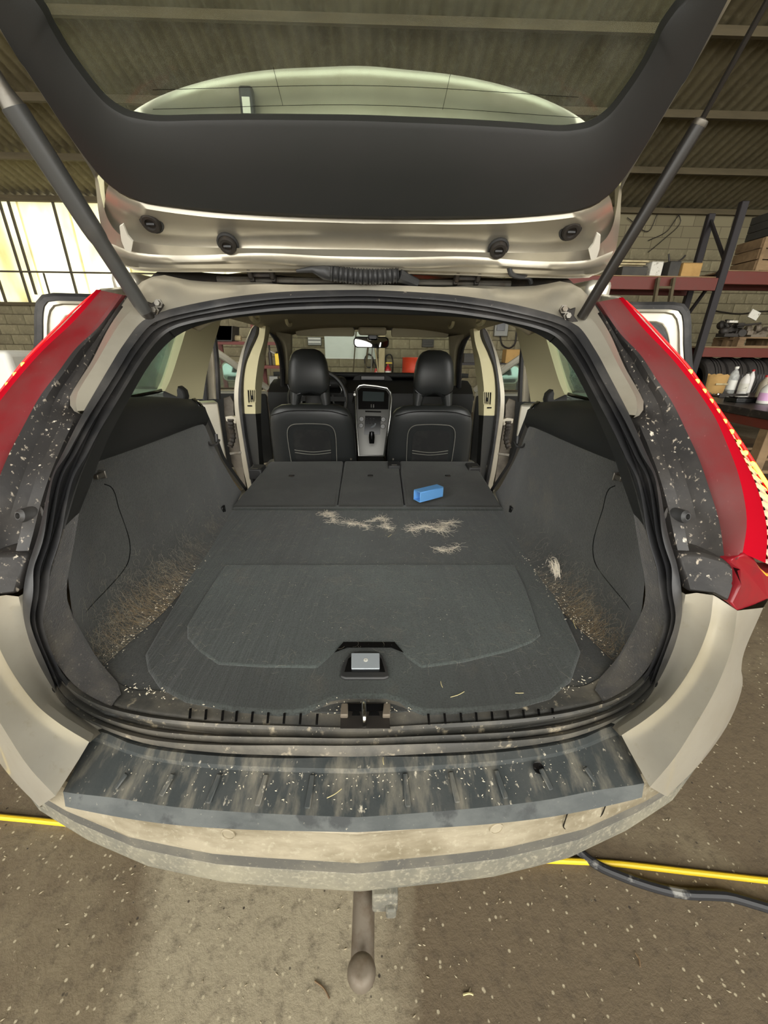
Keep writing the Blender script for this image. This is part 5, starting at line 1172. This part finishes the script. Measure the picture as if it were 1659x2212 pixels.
# crumbs and sawdust
def crumbs(n, fn, name, label, m, r=(.0008, .0022)):
    mb = MB()
    for _ in range(n):
        p = fn(); q = random.uniform(*r); d = V(random.gauss(0, 1), random.gauss(0, 1), random.gauss(0, .3)).normalized()*q*random.uniform(1, 2.2); e = V(-d.y, d.x, 0).normalized()*q*.7; h = V(0, 0, q*.8)
        mb.add([p-d, p-e, p+d, p+e, p+h, p-h*.2], [(0,1,4),(1,2,4),(2,3,4),(3,0,4),(1,0,5),(2,1,5),(3,2,5),(0,3,5)])
    tag(mb.build(name, m, None, smooth=False), label, 'crumbs', kind='stuff')
def sillpt():
    x = random.uniform(-.50, .50); y = .535+random.random()*.018+abs(x)**2*.25+abs(random.gauss(0, .01)); return V(x, y, .7425)
def padpt():
    x = random.uniform(-.46, .46); t = random.random()**1.4; return V(x, .445+bump_y(x)-.392-t*.05, .7035-t*.012)
def gutpt():
    s_ = random.choice((-1, 1)); y = random.gauss(.85, .16); y = min(1.5, max(.64, y)); p = wall_pt(s_, y, abs(random.gauss(0, .02))); p.x -= s_*abs(random.gauss(0, .012)); p.z += .002; return p
def sealpt():
    k = random.randrange(150, 208); i = k % nO; t = random.choice((.05, .27, .57, .95)); p = O_[i].lerp(I_[i], t); return p+V(random.gauss(0, .003), random.gauss(0, .003), .013)
crumbs(300, sillpt, 'sill_crumbs', 'pale crumbs and sawdust scattered on the sill plate', crumb_m)
crumbs(260, padpt, 'pad_crumbs', 'pale crumbs and hair dust on the bumper pad', crumb_m, (.0006, .0016))
crumbs(330, gutpt, 'gutter_crumbs', 'pale crumbs in the gutters beside the load floor', crumb_m)
def floorpt(): return V(random.uniform(-.42, .42), random.uniform(.66, 1.5), ZF+.0105)
crumbs(150, floorpt, 'floor_crumbs', 'tiny pale specks on the load floor carpet', crumb_m, (.0004, .0011))
for (a, b, c_, d, z, lab) in ((973,1506,1003,1494,ZC,'straight straw bit on the load floor beside the latch'),(952,1472,956,1485,ZC,'short bent straw bit on the load floor above the straight one'),(1113,1497,1131,1497,ZC,'curved straw bit on the load floor near the far corner'),(706,1724,738,1704,.699,'longest straw bit on the bumper pad'),(828,1636,829,1652,.716,'upright wood splinter at the top of the bumper pad'),(1239,1338,1245,1358,.752,'pale straw curl in the gutter below the cargo lamp'),(838,1160,846,1154,ZC,'tiny straw curl below the curled hair tuft')):
    p, q = P(a, b, Z=z+.001), P(c_, d, Z=z+.001); m_ = (p+q)/2+V((q-p).y, -(q-p).x, 0)*.07+V(0, 0, .001)
    tag(MB().tube(crv([p, m_, q], 8), .0007, 5).build('straw', straw_m, None, loc=p), lab, 'straw', 'straw bits')

# ================================================================ on the ground
def ground(a, b): return P(a, b, Z=0)
hose = [V(-3.2, .98, .008)]+[ground(a, b)+V(0, 0, .008) for a, b in ((0, 1768), (85, 1776))]+[V(-.6, .72, .008), V(0, .66, .008)]+[ground(a, b)+V(0, 0, .008) for a, b in ((1290, 1866), (1480, 1886), (1659, 1906))]+[V(2.2, .47, .008), V(3.6, .40, .008)]
tag(MB().tube(crv(hose, 80), .008, 10).build('air_hose', yellow_p, None, loc=hose[0]), 'bright yellow hose running across the floor under the car', 'hose')
cb_ = [V(.62, .68, .012)]+[ground(a, b)+V(0, 0, .012) for a, b in ((1285, 1872), (1340, 1897), (1390, 1915), (1440, 1929), (1480, 1936), (1530, 1938), (1570, 1941), (1620, 1955), (1659, 1967))]+[V(1.5, .38, .012), V(2.3, .2, .012)]
tag(MB().tube(crv(cb_, 90), .0125, 10).build('power_cable', cable_b, None, loc=cb_[0]), 'thick black cable with a grey worn patch beside the yellow hose', 'cable')
def peb():
    while True:
        x, y = random.uniform(-1.3, 1.4), random.uniform(.1, 1.0)
        if not (abs(x) < .7 and y > .75): return V(x, y, .0015)
crumbs(700, peb, 'floor_grit', 'small pebbles and grit scattered on the concrete floor', mk('grit', srgb(150, 138, 112), .9, 0, [(srgb(186, 176, 152), 40, .5, .7)]), (.001, .0032))
for (a, b, c_, d, lab) in ((1000,2150,1022,2150,'pale flat leaf stalk lying on the concrete'),(1372,2060,1382,2090,'thin dry twig on the concrete near the black cable'),(680,2120,712,2158,'dark thin twig on the concrete beside the tow ball')):
    p, q = ground(a, b)+V(0, 0, .003), ground(c_, d)+V(0, 0, .003)
    tag(MB().tube(crv([p, (p+q)/2+V(.004, .002, .001), q], 6), .002, 5).build('twig', straw_m if 'pale' in lab else wood, None, loc=p), lab, 'twig')

# ================================================================ racking along the back, right
YF, YR = 6.2, 6.75
XU = P(1570, 560, Y=YF).x; zu = P(1610, 435, Y=YF).z
rack = thing('pallet_rack', (XU, YF, 0), 'dark uprights and red beams of the pallet racking by the block wall', 'rack')
def beam(x0, x1, y, z, h=.12): MB().box(((x0+x1)/2, y, z), (x1-x0, .05, h)).build('beam', red_steel, rack, bevel=.005, seg=1)
xl = P(1215, 605, Y=YF).x
for xx_ in (XU, xl-.05, XU+2.75):
    MB().box((xx_, YF, zu/2), (.10, .07, zu)).build('upright', navy_steel, rack, bevel=.008, seg=1)
    zr = P(1540, 462, Y=YR).z
    MB().box((xx_, YR, zr/2), (.10, .07, zr)).build('upright', navy_steel, rack, bevel=.008, seg=1)
    for k in range(4):
        za, zb_ = .3+k*.75, .3+(k+1)*.75
        MB().bar((xx_, YF if k % 2 else YR, min(za, zu-.1)), (xx_, YR if k % 2 else YF, min(zb_, zu-.05)), .035, .035).build('brace', navy_steel, rack)
zL = P(1440, 613, Y=YF).z; zR = P(1610, 601, Y=YF).z; zLow = P(1590, 762, Y=YF).z
beam(xl, XU-.05, YF, zL, .16); beam(xl, XU-.05, YR, zL, .16); beam(XU+.05, XU+2.7, YF, zR, .16); beam(XU+.05, XU+2.7, YR, zR, .16)
beam(XU+.05, XU+2.7, YF, zLow, .13); beam(XU+.05, XU+2.7, YR, zLow, .13)
zt_ = .56; beam(XU+.05, XU+2.7, YF, zt_, .12); beam(XU+.05, XU+2.7, YR, zt_, .12)
for z_, xa, xb_ in ((zL+.085, xl, XU-.06), (zR+.085, XU+.06, XU+2.69), (zLow+.07, XU+.06, XU+2.69), (zt_+.065, XU+.06, XU+2.69)):
    for k in range(4): MB().box(((xa+xb_)/2, YF+.08+k*.135, z_+.006), (xb_-xa, .12, .018)).build('shelf_board', wood, rack)
def pallet(c, w_, d_, lab):
    t = thing('pallet', c, lab, 'pallet')
    for k in range(5): MB().box(V(*c)+V(0, -d_/2+d_*(k+.5)/5, .125), (w_, d_/5*.75, .02)).build('deck_board', wood, t)
    for k in range(3): MB().box(V(*c)+V(-w_/2+.05+(w_-.1)*k/2, 0, .105), (.1, d_, .02)).build('stringer', wood, t)
    for k in range(3):
        for j in range(3): MB().box(V(*c)+V(-w_/2+.05+(w_-.1)*k/2, -d_/2+.06+(d_-.12)*j/2, .055), (.1, .1, .08)).build('foot_block', wood, t)
    for j in range(3): MB().box(V(*c)+V(0, -d_/2+.06+(d_-.12)*j/2, .008), (w_, .1, .015)).build('bottom_board', wood, t)
    return t
def crate(c, s_, m_, lab, name='crate', cat='crate'):
    t = thing(name, c, lab, cat); c = V(*c)
    for k in range(3): 
        for sy in (-1, 1): MB().box(c+V(0, sy*s_[1]/2, s_[2]*(k+.5)/3), (s_[0], .02, s_[2]/3*.9)).build('slat', m_, t)
        for sx_ in (-1, 1): MB().box(c+V(sx_*s_[0]/2, 0, s_[2]*(k+.5)/3), (.02, s_[1], s_[2]/3*.9)).build('slat', m_, t)
    for sx_ in (-1, 1): MB().box(c+V(sx_*(s_[0]/2-.03), -s_[1]/2-.015, s_[2]/2), (.05, .02, s_[2])).build('corner_post', m_, t)
    MB().box(c+V(0, 0, .012), (s_[0]-.02, s_[1]-.02, .02)).build('base', m_, t)
    return t
def carton(c, s_, m_, lab, rz=0, tape=True):
    t = thing('carton', c, lab, 'box'); c = V(*c)
    from mathutils import Euler
    MB().box(c+V(0, 0, s_[2]/2), s_).build('body', m_, t, bevel=.006, seg=1)
    for sy in (-1, 1): MB().box(c+V(0, sy*s_[1]*.25, s_[2]+.003), (s_[0], s_[1]*.49, .004)).build('flap', m_, t)
    t.rotation_euler.z = rz; return t
def on_l(px_, dz=0): return (P(px_, 590, Y=YF+.25).x, YF+.26, zL+.101+dz)
def on_r(px_): return (P(px_, 585, Y=YF+.25).x, YF+.26, zR+.101)
def on_low(px_): return (P(px_, 745, Y=YF+.25).x, YF+.26, zLow+.086)
carton(on_l(1408), (.17, .2, .19), paper, 'white printed carton on the left racking beam')
carton(on_l(1482), (.28, .22, .18), card, 'tan carton on the left racking beam beside the upright')
carton(on_l(1446), (.16, .2, .20), dark_box, 'dark box between the white and tan cartons')
carton(on_l(1358), (.36, .3, .12), dark_box, 'low dark box behind the strut on the left racking beam')
for k in range(3):
    c = on_l(1340+k*4); tag(MB().box(V(*c)+V(0, -.02*k, .135+.03*k), (.55, .12, .022)).build('plank', pale_wood, None, smooth=False, loc=c), '%s of three loose planks lying on the low dark box' % ('lowest', 'middle', 'topmost')[k], 'plank')
c = V(*on_l(1440)); 
tag(MB().tube([c+V(-.03, -.05, .205), c+V(-.06, -.04, .30)], .012, 6).build('pipe_offcut', dark_metal, None, loc=c), 'short dark pipe sticking up from the dark box', 'pipe')
tag(MB().tube([c+V(.10, -.02, .20), c+V(.17, -.02, .25), c+V(.20, -.02, .29)], .012, 6).build('pipe_offcut', dark_metal, None, loc=c), 'slanted dark bracket beside the tan carton', 'bracket')
crate(on_r(1640), (.52, .42, .40), wood, 'weathered wooden crate on the right racking beam')
c = V(*on_r(1645)); crate(tuple(c+V(.05, 0, .425)), (.5, .42, .30), dark_box, 'dark grey crate standing on the weathered wooden crate')
pallet((on_low(1600)[0]+.35, YF+.27, zLow+.086), 1.2, .5, 'grey wooden pallet on the lower racking beam')
zp = zLow+.086+.136
def junk(px_, n, m_, lab, size, seed, name='machine_part', cat='machine part'):
    rnd = random.Random(seed); c = V(P(px_, 730, Y=YF+.2).x, YF+.2, zp); mb = MB()
    for k in range(n):
        p = c+V(rnd.uniform(-.5, .5)*size, rnd.uniform(-.4, .4)*size*.6, rnd.uniform(.08, .5)*size)
        if k % 3 == 0: mb.lathe(p, (rnd.gauss(0, 1), rnd.gauss(0, 1), rnd.gauss(0, .6)), [(size*.16, -size*.1), (size*.2, 0), (size*.14, size*.12), (size*.08, size*.16)], 12)
        elif k % 3 == 1: mb.tube([p, p+V(rnd.gauss(0, .2), rnd.gauss(0, .1), rnd.uniform(0, .25))*size, p+V(rnd.gauss(0, .4), rnd.gauss(0, .1), rnd.uniform(.1, .3))*size], size*.045, 6)
        else: mb.box(p, (size*.3, size*.25, size*.2))
    mb.box(c+V(0, 0, size*.07), (size*.8, size*.5, size*.14))
    return tag(mb.build(name, m_, None, bevel=.004, seg=1, loc=c), lab, cat)
junk(1572, 14, dark_metal, 'dark engine part heaped on the grey pallet beside the upright', .34, 3)
junk(1628, 12, rust, 'brown gearbox part on the grey pallet next to the dark engine part', .30, 5)
c = V(P(1574, 720, Y=YF+.02).x, YF+.02, zp+.20); tag(MB().box(c, (.13, .05, .03)).build('number_plate', paper, None, bevel=.003, loc=c), 'small white plate on the dark engine part', 'plate')
c = V(P(1622, 700, Y=YF+.1).x, YF+.1, zp+.30)
from mathutils import Euler
tag(MB().box(c, (.15, .015, .11), Euler((0, .35, 0))).build('printed_sheet', paper, None, smooth=False, loc=c), 'tilted white printed sheet above the brown gearbox part', 'paper')
# ladder leaning under the left beam
lx0 = P(1415, 640, Y=YF-.1).x; lx1 = P(1448, 640, Y=YF-.1).x
lad = thing('ladder', ((lx0+lx1)/2, YF-.12, 0), 'narrow tan wooden ladder leaning on the left racking beam', 'ladder')
for x in (lx0, lx1): MB().bar((x, YF-.42, 0), (x, YF-.07, zL+.06), .035, .05, (0, 1, 0)).build('rail', purlin_m, lad)
for k in range(8):
    t = (k+.6)/8; MB().bar((lx0, YF-.42+.35*t, (zL+.06)*t), (lx1, YF-.42+.35*t, (zL+.06)*t), .025, .03).build('rung', purlin_m, lad)
# tyres on the lowest shelf
tx0 = P(1540, 800, Y=YF+.1).x
tyre = None
for k in range(6):
    c = V(tx0+k*.335, YF+.30, zt_+.08+.345)
    if tyre is None:
        tyre = thing('tyre', c, 'used black car tyre standing in the row on the lowest rack shelf', 'tyre', 'tyres stored on the lowest rack shelf')
        MB().lathe(c, (1, 0, 0), [(.20, -.12), (.29, -.155), (.32, -.145), (.338, -.11), (.345, 0), (.338, .11), (.32, .145), (.29, .155), (.20, .12), (.205, 0), (.20, -.12)], 40).build('casing', tyre_m, tyre)
        for q in (-.045, 0, .045): MB().tube([c+V(q, math.cos(a)*.346, math.sin(a)*.346) for a in [2*math.pi*j/40 for j in range(40)]], .004, 4, closed=True).build('tread_groove', gloss_blk, tyre)
    else:
        o = tyre.copy(); COL.objects.link(o); o.location = c
        for ch_ in tyre.children:
            cc_ = ch_.copy(); COL.objects.link(cc_); cc_.parent = o
# workbench
bx0 = P(1545, 869, Z=.92).x
wb_ = thing('workbench', (bx0+.7, 4.6, 0), 'black topped workbench with a red frame in front of the racking', 'workbench')
MB().box((bx0+.75, 4.6, .875), (1.5, 2.5, .07)).build('bench_top', mk('bench_top_black', srgb(34, 30, 30), .35, 0, [(srgb(84, 74, 66), 22, .56, .7)]), wb_, bevel=.006, seg=1)
MB().box((bx0+.05, 4.5, .80), (.06, 2.1, .09)).build('side_rail', red_steel, wb_, bevel=.004, seg=1)
MB().box((bx0+.75, 3.48, .80), (1.4, .06, .09)).build('side_rail', red_steel, wb_, bevel=.004, seg=1)
for x, y in ((bx0+.08, 3.5), (bx0+.08, 5.45), (bx0+1.42, 3.5), (bx0+1.42, 5.45)): MB().box((x, y, .42), (.09, .09, .84)).build('leg', wood, wb_, bevel=.004, seg=1)
MB().box((bx0+.75, 4.5, .34), (1.4, 2.0, .03)).build('lower_shelf', wood, wb_)
for k in range(4):
    c = V(bx0+.35, 4.0+.12*k, .357+.028*k); tag(MB().box(c+V(0, 0, .014), (.5, .3, .026)).build('board', wood, None, bevel=.003, seg=1, loc=c), 'wooden board %s in the stack under the workbench' % ('at the bottom', 'second from the bottom', 'third from the bottom', 'on top')[k], 'board', None)
BT = .911
def bottle(px_, py_, h, r, m_, capm, lab, band=None):
    c = P(px_, py_, Z=BT); t = thing('bottle', c, lab, 'bottle')
    MB().lathe(c, EZ, [(r*.9, 0), (r, h*.03), (r, h*.55), (r*.92, h*.68), (r*.55, h*.82), (r*.33, h*.87), (r*.33, h*.92)], 18).build('body', m_, t)
    MB().lathe(c+V(0, 0, h*.92), EZ, [(r*.4, 0), (r*.4, h*.07), (r*.3, h*.08), (0, h*.08)], 14).build('cap', capm, t)
    if band: MB().lathe(c, EZ, [(r*1.01, h*.15), (r*1.012, h*.5)], 18).build('label_band', band, t)
    return t
bottle(1573, 850, .33, .055, bottle_c, white_p, 'clear plastic bottle standing on the workbench', white_p)
bottle(1600, 852, .27, .05, bottle_w, dark_metal, 'shorter white bottle with a dark cap on the workbench', paper)
bottle(1611, 848, .29, .04, bottle_w, red_p, 'slim white bottle with a red cap on the workbench')
bottle(1648, 872, .22, .06, bottle_w, red_p, 'squat bottle with a pink label at the near end of the workbench', pink_p)
bottle(1639, 862, .26, .045, mk('grey_green_can', srgb(150, 140, 120), .5), red_p, 'grey can beside the pink-labelled bottle')
c = P(1541, 852, Z=BT); bg = thing('paper_bag', c, 'crumpled brown paper bag on the far end of the workbench', 'bag')
MB().loft([[c+V(math.cos(a)*w_*(1+.1*math.sin(3*a)), math.sin(a)*w_*.55, z_+.012*math.sin(5*a+z_*9)) for a in [2*math.pi*k/24 for k in range(24)]] for z_, w_ in ((0, .10), (.05, .115), (.12, .12), (.19, .125), (.235, .13))], closed_u=True).build('body', card, bg)
MB().box(c+V(0, -.075, .13), (.15, .005, .02)).build('fold', pale_wood, bg)
c = P(1560, 855, Z=BT); 
tr_t = thing('tool_tray', c, 'dark metal tray of small bright parts on the workbench', 'tray')
MB().box(c+V(0, 0, .006), (.34, .3, .01)).box(c+V(0, -.15, .02), (.34, .01, .04)).box(c+V(0, .15, .02), (.34, .01, .04)).build('tray_body', dark_metal, tr_t)
for k in range(16):
    p = c+V(random.uniform(-.15, .15), random.uniform(-.13, .13), .016); MB().lathe(p, (random.gauss(0, 1), random.gauss(0, 1), .3), [(.010, -.01), (.012, 0), (.008, .012)], 8).build('small_part', chrome if k % 2 else steel, tr_t)
c = P(1605, 868, Z=BT); tag(MB().box(c+V(0, 0, .022), (.30, .16, .045)).box(c+V(0, 0, .05), (.26, .12, .01)).build('toolbox', gloss_blk, None, bevel=.006, loc=c), 'flat black case on the workbench in front of the bottles', 'case')
# wall cables on the right
for k, (pp_, lab) in enumerate((([(1530,668),(1560,674),(1600,678),(1640,673),(1700,672)], 'sagging cable along the block wall above the pallet'), ([(1355,470),(1400,500),(1425,455),(1450,448),(1470,480),(1430,520),(1400,545)], 'thin dark creeper stem trailing down the block wall near the eave'), ([(1400,520),(1440,500),(1462,470),(1475,455)], 'short creeper stem branching across the block wall'))):
    q = [P(a, b, Y=YW-.03) for a, b in pp_]; tag(MB().tube(crv(q, 30), .014 if k == 0 else .008, 5).build('wall_cable' if k == 0 else 'creeper_stem', dark_metal, None, loc=q[0]), lab, 'cable' if k == 0 else 'plant')

# ================================================================ seen through the windscreen
def W(px_, py_, y=YW-.03): return P(px_, py_, Y=y)
a, b = W(700, 716), W(813, 775)
wbd = thing('whiteboard', ((a.x+b.x)/2, YW-.02, b.z), 'pale blank whiteboard on the block wall beyond the windscreen', 'board')
MB().box(((a.x+b.x)/2, YW-.03, (a.z+b.z)/2), (b.x-a.x, .02, a.z-b.z)).build('panel', board_m, wbd, bevel=.006)
MB().bar((a.x, YW-.045, b.z), (b.x, YW-.045, b.z), .012, .015).build('edge', white_p, wbd)
a, b = W(665, 728), W(695, 746)
sg = thing('wall_box', ((a.x+b.x)/2, YW-.05, b.z), 'grey box with two pale stripes on the wall beside the whiteboard', 'box')
MB().box(((a.x+b.x)/2, YW-.05, (a.z+b.z)/2), (b.x-a.x, .08, a.z-b.z)).build('body', green_p, sg, bevel=.006)
for t in (.2, .6): MB().box(((a.x+b.x)/2, YW-.093, a.z+(b.z-a.z)*t), ((b.x-a.x)*.9, .006, .03)).build('stripe', white_p, sg)
a, b = W(912, 733), W(936, 750)
tag(MB().box(((a.x+b.x)/2, YW-.04, (a.z+b.z)/2), (b.x-a.x, .06, a.z-b.z)).box(((a.x+b.x)/2, YW-.075, (a.z+b.z)/2), ((b.x-a.x)*.8, .01, (a.z-b.z)*.3)).build('fuse_box', dark_box, None, bevel=.006, loc=(a.x, YW-.04, b.z)), 'dark fuse box on the wall above the orange drum', 'box')
# leaning poles, plank, hose loops
for (x0, y0, x1, y1, r, m_, lab) in ((767,748,762,818,.014,purlin_m,'single thin pole leaning under the left end of the rear-view mirror'),(795,750,787,818,.022,purlin_m,'thicker brown pole between the thin pole and the pale plank'),(804,752,801,818,.013,steel,'grey steel pole beside the thicker brown pole'),(810,752,819,818,.016,pale_wood,'pale thin lath crossing in front of the plank')):
    a, b = W(x0, y0, YW-.12), W(x1, y1, YW-.30); d = (b-a)/(b.z-a.z); foot = a+d*(0-a.z); top = a-d*.35*-1 if False else a+d*.3
    tag(MB().tube([foot, top], r, 7).build('leaning_pole', m_, None, loc=foot), lab, 'pole')
a, b = W(824, 752, YW-.2), W(822, 814, YW-.3); foot = V(b.x, YW-.42, 0)
tag(MB().bar(foot, V(a.x+.02, YW-.06, 1.75), .13, .03, (0, 1, 0)).build('leaning_plank', pale_wood, None, smooth=False, loc=foot), 'wide pale plank leaning on the wall beside the fire extinguisher', 'plank')
c = W(797, 780, YW-.10)
hk_ = thing('hose_coil', c, 'dark hose coil hanging on the wall below the whiteboard', 'hose')
MB().tube([c+V(math.cos(t)*.10, 0, math.sin(t)*.14) for t in [2*math.pi*k/24 for k in range(24)]], .014, 6, closed=True).build('coil', cable_b, hk_)
MB().tube([c+V(.09, -.02, .04), c+V(.16, -.03, -.1), c+V(.24, -.04, -.45)], .014, 6).build('tail', cable_b, hk_)
MB().tube([c+V(0, .07, .17), c+V(0, -.02, .16)], .01, 6).build('peg', steel, hk_)
e0, e1 = W(831, 793, YW-.12), W(845, 793, YW-.12); r_ = (e1.x-e0.x)/2; cx_ = (e0.x+e1.x)/2; zt2 = e0.z
fe = thing('fire_extinguisher', (cx_, YW-.12, zt2-.5), 'red fire extinguisher with black hose on the wall beside the pale plank', 'extinguisher')
MB().lathe((cx_, YW-.12, zt2-.5), EZ, [(r_*.9, 0), (r_, .02), (r_, .44), (r_*.7, .50), (r_*.25, .53), (r_*.25, .57)], 20).build('cylinder', red_p, fe)
MB().box((cx_+.02, YW-.14, zt2+.09), (.14, .03, .025)).build('lever', yellow_p, fe)
MB().lathe((cx_, YW-.12, zt2-.5), EZ, [(r_*1.01, .30), (r_*1.01, .42)], 20).build('label_band', white_p, fe)
MB().tube(crv([V(cx_-.05, YW-.14, zt2+.08), V(cx_-.04, YW-.14, zt2+.24), V(cx_+.06, YW-.14, zt2+.26), V(cx_+.11, YW-.14, zt2+.1), V(cx_+.10, YW-.14, zt2-.2)], 24), .016, 7).build('hose', gloss_blk, fe)
d0, d1 = W(869, 772, 9.0), W(926, 772, 9.0); rD = (d1.x-d0.x)/2; cD = V((d0.x+d1.x)/2, 9.0, d0.z-.88)
st_ = thing('drum_stand', (cD.x, 9.0, 0), 'low timber stand under the orange drum', 'stand')
for x in (-.22, .22): MB().box((cD.x+x, 9.0, (cD.z-.03)/2), (.1, .6, cD.z-.03)).build('bearer', wood, st_)
MB().box((cD.x, 9.0, cD.z-.016), (.7, .7, .03)).build('deck', wood, st_)
dm = thing('oil_drum', cD, 'orange steel oil drum with white lettering near the wall', 'drum')
MB().lathe(cD, EZ, [(rD*.97, 0), (rD, .01), (rD*.98, .02), (rD*.98, .28), (rD*1.015, .295), (rD*.98, .31), (rD*.98, .57), (rD*1.015, .585), (rD*.98, .60), (rD*.98, .86), (rD, .87), (rD, .88), (rD*.95, .88), (rD*.95, .865), (0, .865)], 36).build('shell', orange_p, dm)
MB().lathe(cD+V(.1, -.12, .865), EZ, [(.03, 0), (.03, .015), (0, .015)], 12).build('bung', steel, dm)
def ondrum(px_, py_):
    q = P(px_, py_, Y=9.0-rD); x = max(-.98*rD, min(.98*rD, q.x-cD.x)); return V(cD.x+x, 9.0-math.sqrt(max(0, (rD*.985)**2-x*x))-.004, q.z)
em = [(877,814),(878,808),(882,805),(887,806),(891,810),(892,816),(888,819),(886,814),(884,819)]
MB().prism([ondrum(a, b) for a, b in em], (0, -.003, 0)).build('emblem', white_p, dm, smooth=False)
for seg_ in ([(895,810),(903,810),(903,812.5),(895,812.5)], [(898,812.5),(901,812.5),(901,824),(898,824)]):
    MB().prism([ondrum(a, b) for a, b in seg_], (0, -.003, 0)).build('letter_stroke', white_p, dm, smooth=False)
tag(MB().lathe(W(812, 806, YW-.2), EZ, [(.04, -.12), (.045, 0), (.03, .06), (.02, .10)], 12).build('spray_can', mk('red_white_can', srgb(196, 70, 60), .5, 0, [(srgb(220, 214, 204), 18, .5, .55)]), None, loc=W(812, 806, YW-.2)), 'small red and white can in front of the leaning poles', 'can')
# ================================================================ shelf by the wall, left of the windscreen
sx0, sx1, sy0 = P(455, 740, Y=7.4).x, P(612, 740, Y=7.4).x, 7.4
sh = thing('steel_shelf', ((sx0+sx1)/2, sy0, 0), 'red steel shelf unit with workshop odds and ends near the whiteboard', 'shelf')
zs = [P(500, 741, Y=sy0).z, P(590, 793, Y=sy0).z, P(590, 850, Y=sy0).z, .3]
for x in (P(546, 700, Y=sy0).x, sx0, sx1):
    for y in (sy0, sy0+.45): MB().box((x, y, 1.2), (.07, .05, 2.4)).build('upright', red_steel, sh)
for z_ in zs: MB().box(((sx0+sx1)/2, sy0+.22, z_), (sx1-sx0, .48, .05)).build('shelf_board', red_steel, sh)
def shp(px_, zi): return V(P(px_, 740, Y=sy0+.1).x, sy0+.12, zs[zi]+.026)
c = shp(487, 0); tt = thing('storage_tub', c, 'black tub on the top shelf of the red unit', 'tub')
MB().loft([[c+V(x*w_, y*.18, z_) for x, y in ((-1, -1), (1, -1), (1, 1), (-1, 1))] for z_, w_ in ((0, .17), (.22, .21), (.24, .22), (.235, .2), (.02, .16))], closed_u=True).build('body', dark_box, tt)
c = shp(509, 0); tag(MB().tube([c+V(-.10, 0, .05), c+V(0, 0, .055), c+V(.10, 0, .05)], [.035, .05, .045], 10).build('work_glove', pale_wood, None, loc=c), 'pale rolled work glove beside the black tub', 'glove')
c = shp(596, 1); t = thing('canister', c, 'yellow canister on the middle shelf of the red unit', 'canister'); MB().box(c+V(0, 0, .10), (.08, .08, .20)).build('body', yellow_p, t, bevel=.012); MB().lathe(c+V(0, 0, .2), EZ, [(.02, 0), (.02, .03), (0, .03)], 10).build('cap', gloss_blk, t)
c = shp(580, 1); t = thing('grease_gun', c, 'dark cylinder standing beside the yellow canister', 'tool'); MB().lathe(c, EZ, [(.035, 0), (.035, .2), (.015, .24), (.015, .34)], 12).build('barrel', dark_metal, t); MB().bar(c+V(0, 0, .24), c+V(.09, 0, .2), .02, .02).build('handle', steel, t)
c = shp(592, 2); t = thing('metal_pulley', c, 'round pale pulley on the lower shelf of the red unit', 'pulley'); MB().lathe(c+V(.02, -.04, .10), (0, -1, 0), [(.09, 0), (.095, .02), (.07, .03), (.09, .04), (.03, .05), (.03, .02), (0, .02)], 20).build('disc', steel, t); MB().box(c+V(0, 0, .015), (.12, .1, .03)).build('foot', dark_metal, t)
c = shp(584, 2); carton(tuple(c+V(-.02, .1, 0)), (.16, .15, .26), green_p, 'grey-green box behind the pale pulley')
c = shp(545, 1); carton(tuple(c), (.3, .25, .2), card, 'brown carton on the middle shelf of the red unit')
# right of the passenger seat: wall gear
a = W(1082, 703); t = thing('meter_cabinet', (a.x, YW-.06, a.z-.2), 'grey meter box with a dark dial on the wall right of the drum', 'box'); MB().box((a.x, YW-.06, a.z-.05), (.30, .1, .34)).build('body', green_p, t, bevel=.01); MB().box((a.x-.02, YW-.115, a.z-.03), (.18, .02, .16)).build('dial', gloss_blk, t, bevel=.004)
q = [W(1080, 725), W(1085, 745), W(1100, 752), W(1112, 742), W(1116, 715)]; tag(MB().tube(crv(q, 24), .018, 6).build('wall_cable', dark_metal, None, loc=q[0]), 'dark cable looping below the grey meter box', 'cable')
wx = P(1040, 790, Y=7.8).x
sh2 = thing('side_shelf', (wx, 7.8, 0), 'dark steel shelf seen through the passenger door opening', 'shelf')
for x in (-.5, .9): MB().box((wx+x, 7.8, .75), (.06, .06, 1.5)).build('upright', navy_steel, sh2); MB().box((wx+x, 8.2, .75), (.06, .06, 1.5)).build('upright', navy_steel, sh2)
for z_ in (.5, 1.15): MB().box((wx+.2, 8.0, z_), (1.5, .46, .04)).build('shelf_board', navy_steel, sh2)
for k, (dx, m_, lab) in enumerate(((-.2, dark_box, 'black box on the dark steel shelf'), (.15, rust, 'brown metal lump on the dark steel shelf'), (.6, card, 'tan carton on the dark steel shelf'))):
    carton((wx+dx, 8.0, 1.17), (.26, .25, .16+.04*k), m_, lab)
# left foreground: white container beside the open rear door
c = V(P(5, 800, Y=4.0).x, 4.0, 0); ztop = P(5, 757, Y=4.0).z
t = thing('plastic_tank', c, 'white plastic tank standing beyond the open rear door by the low block wall', 'tank')
MB().box(c+V(0, 0, ztop/2), (.62, .5, ztop)).build('body', white_p, t, bevel=.05, seg=4)
MB().lathe(c+V(-.1, 0, ztop), EZ, [(.07, -.01), (.07, .03), (0, .03)], 18).build('cap', mk('blue_cap', srgb(70, 78, 150), .5), t)
for x in (-.15, .1): MB().tube([c+V(x, -.255, .2), c+V(x, -.255, ztop-.1)], .012, 6).build('rib', white_p, t)
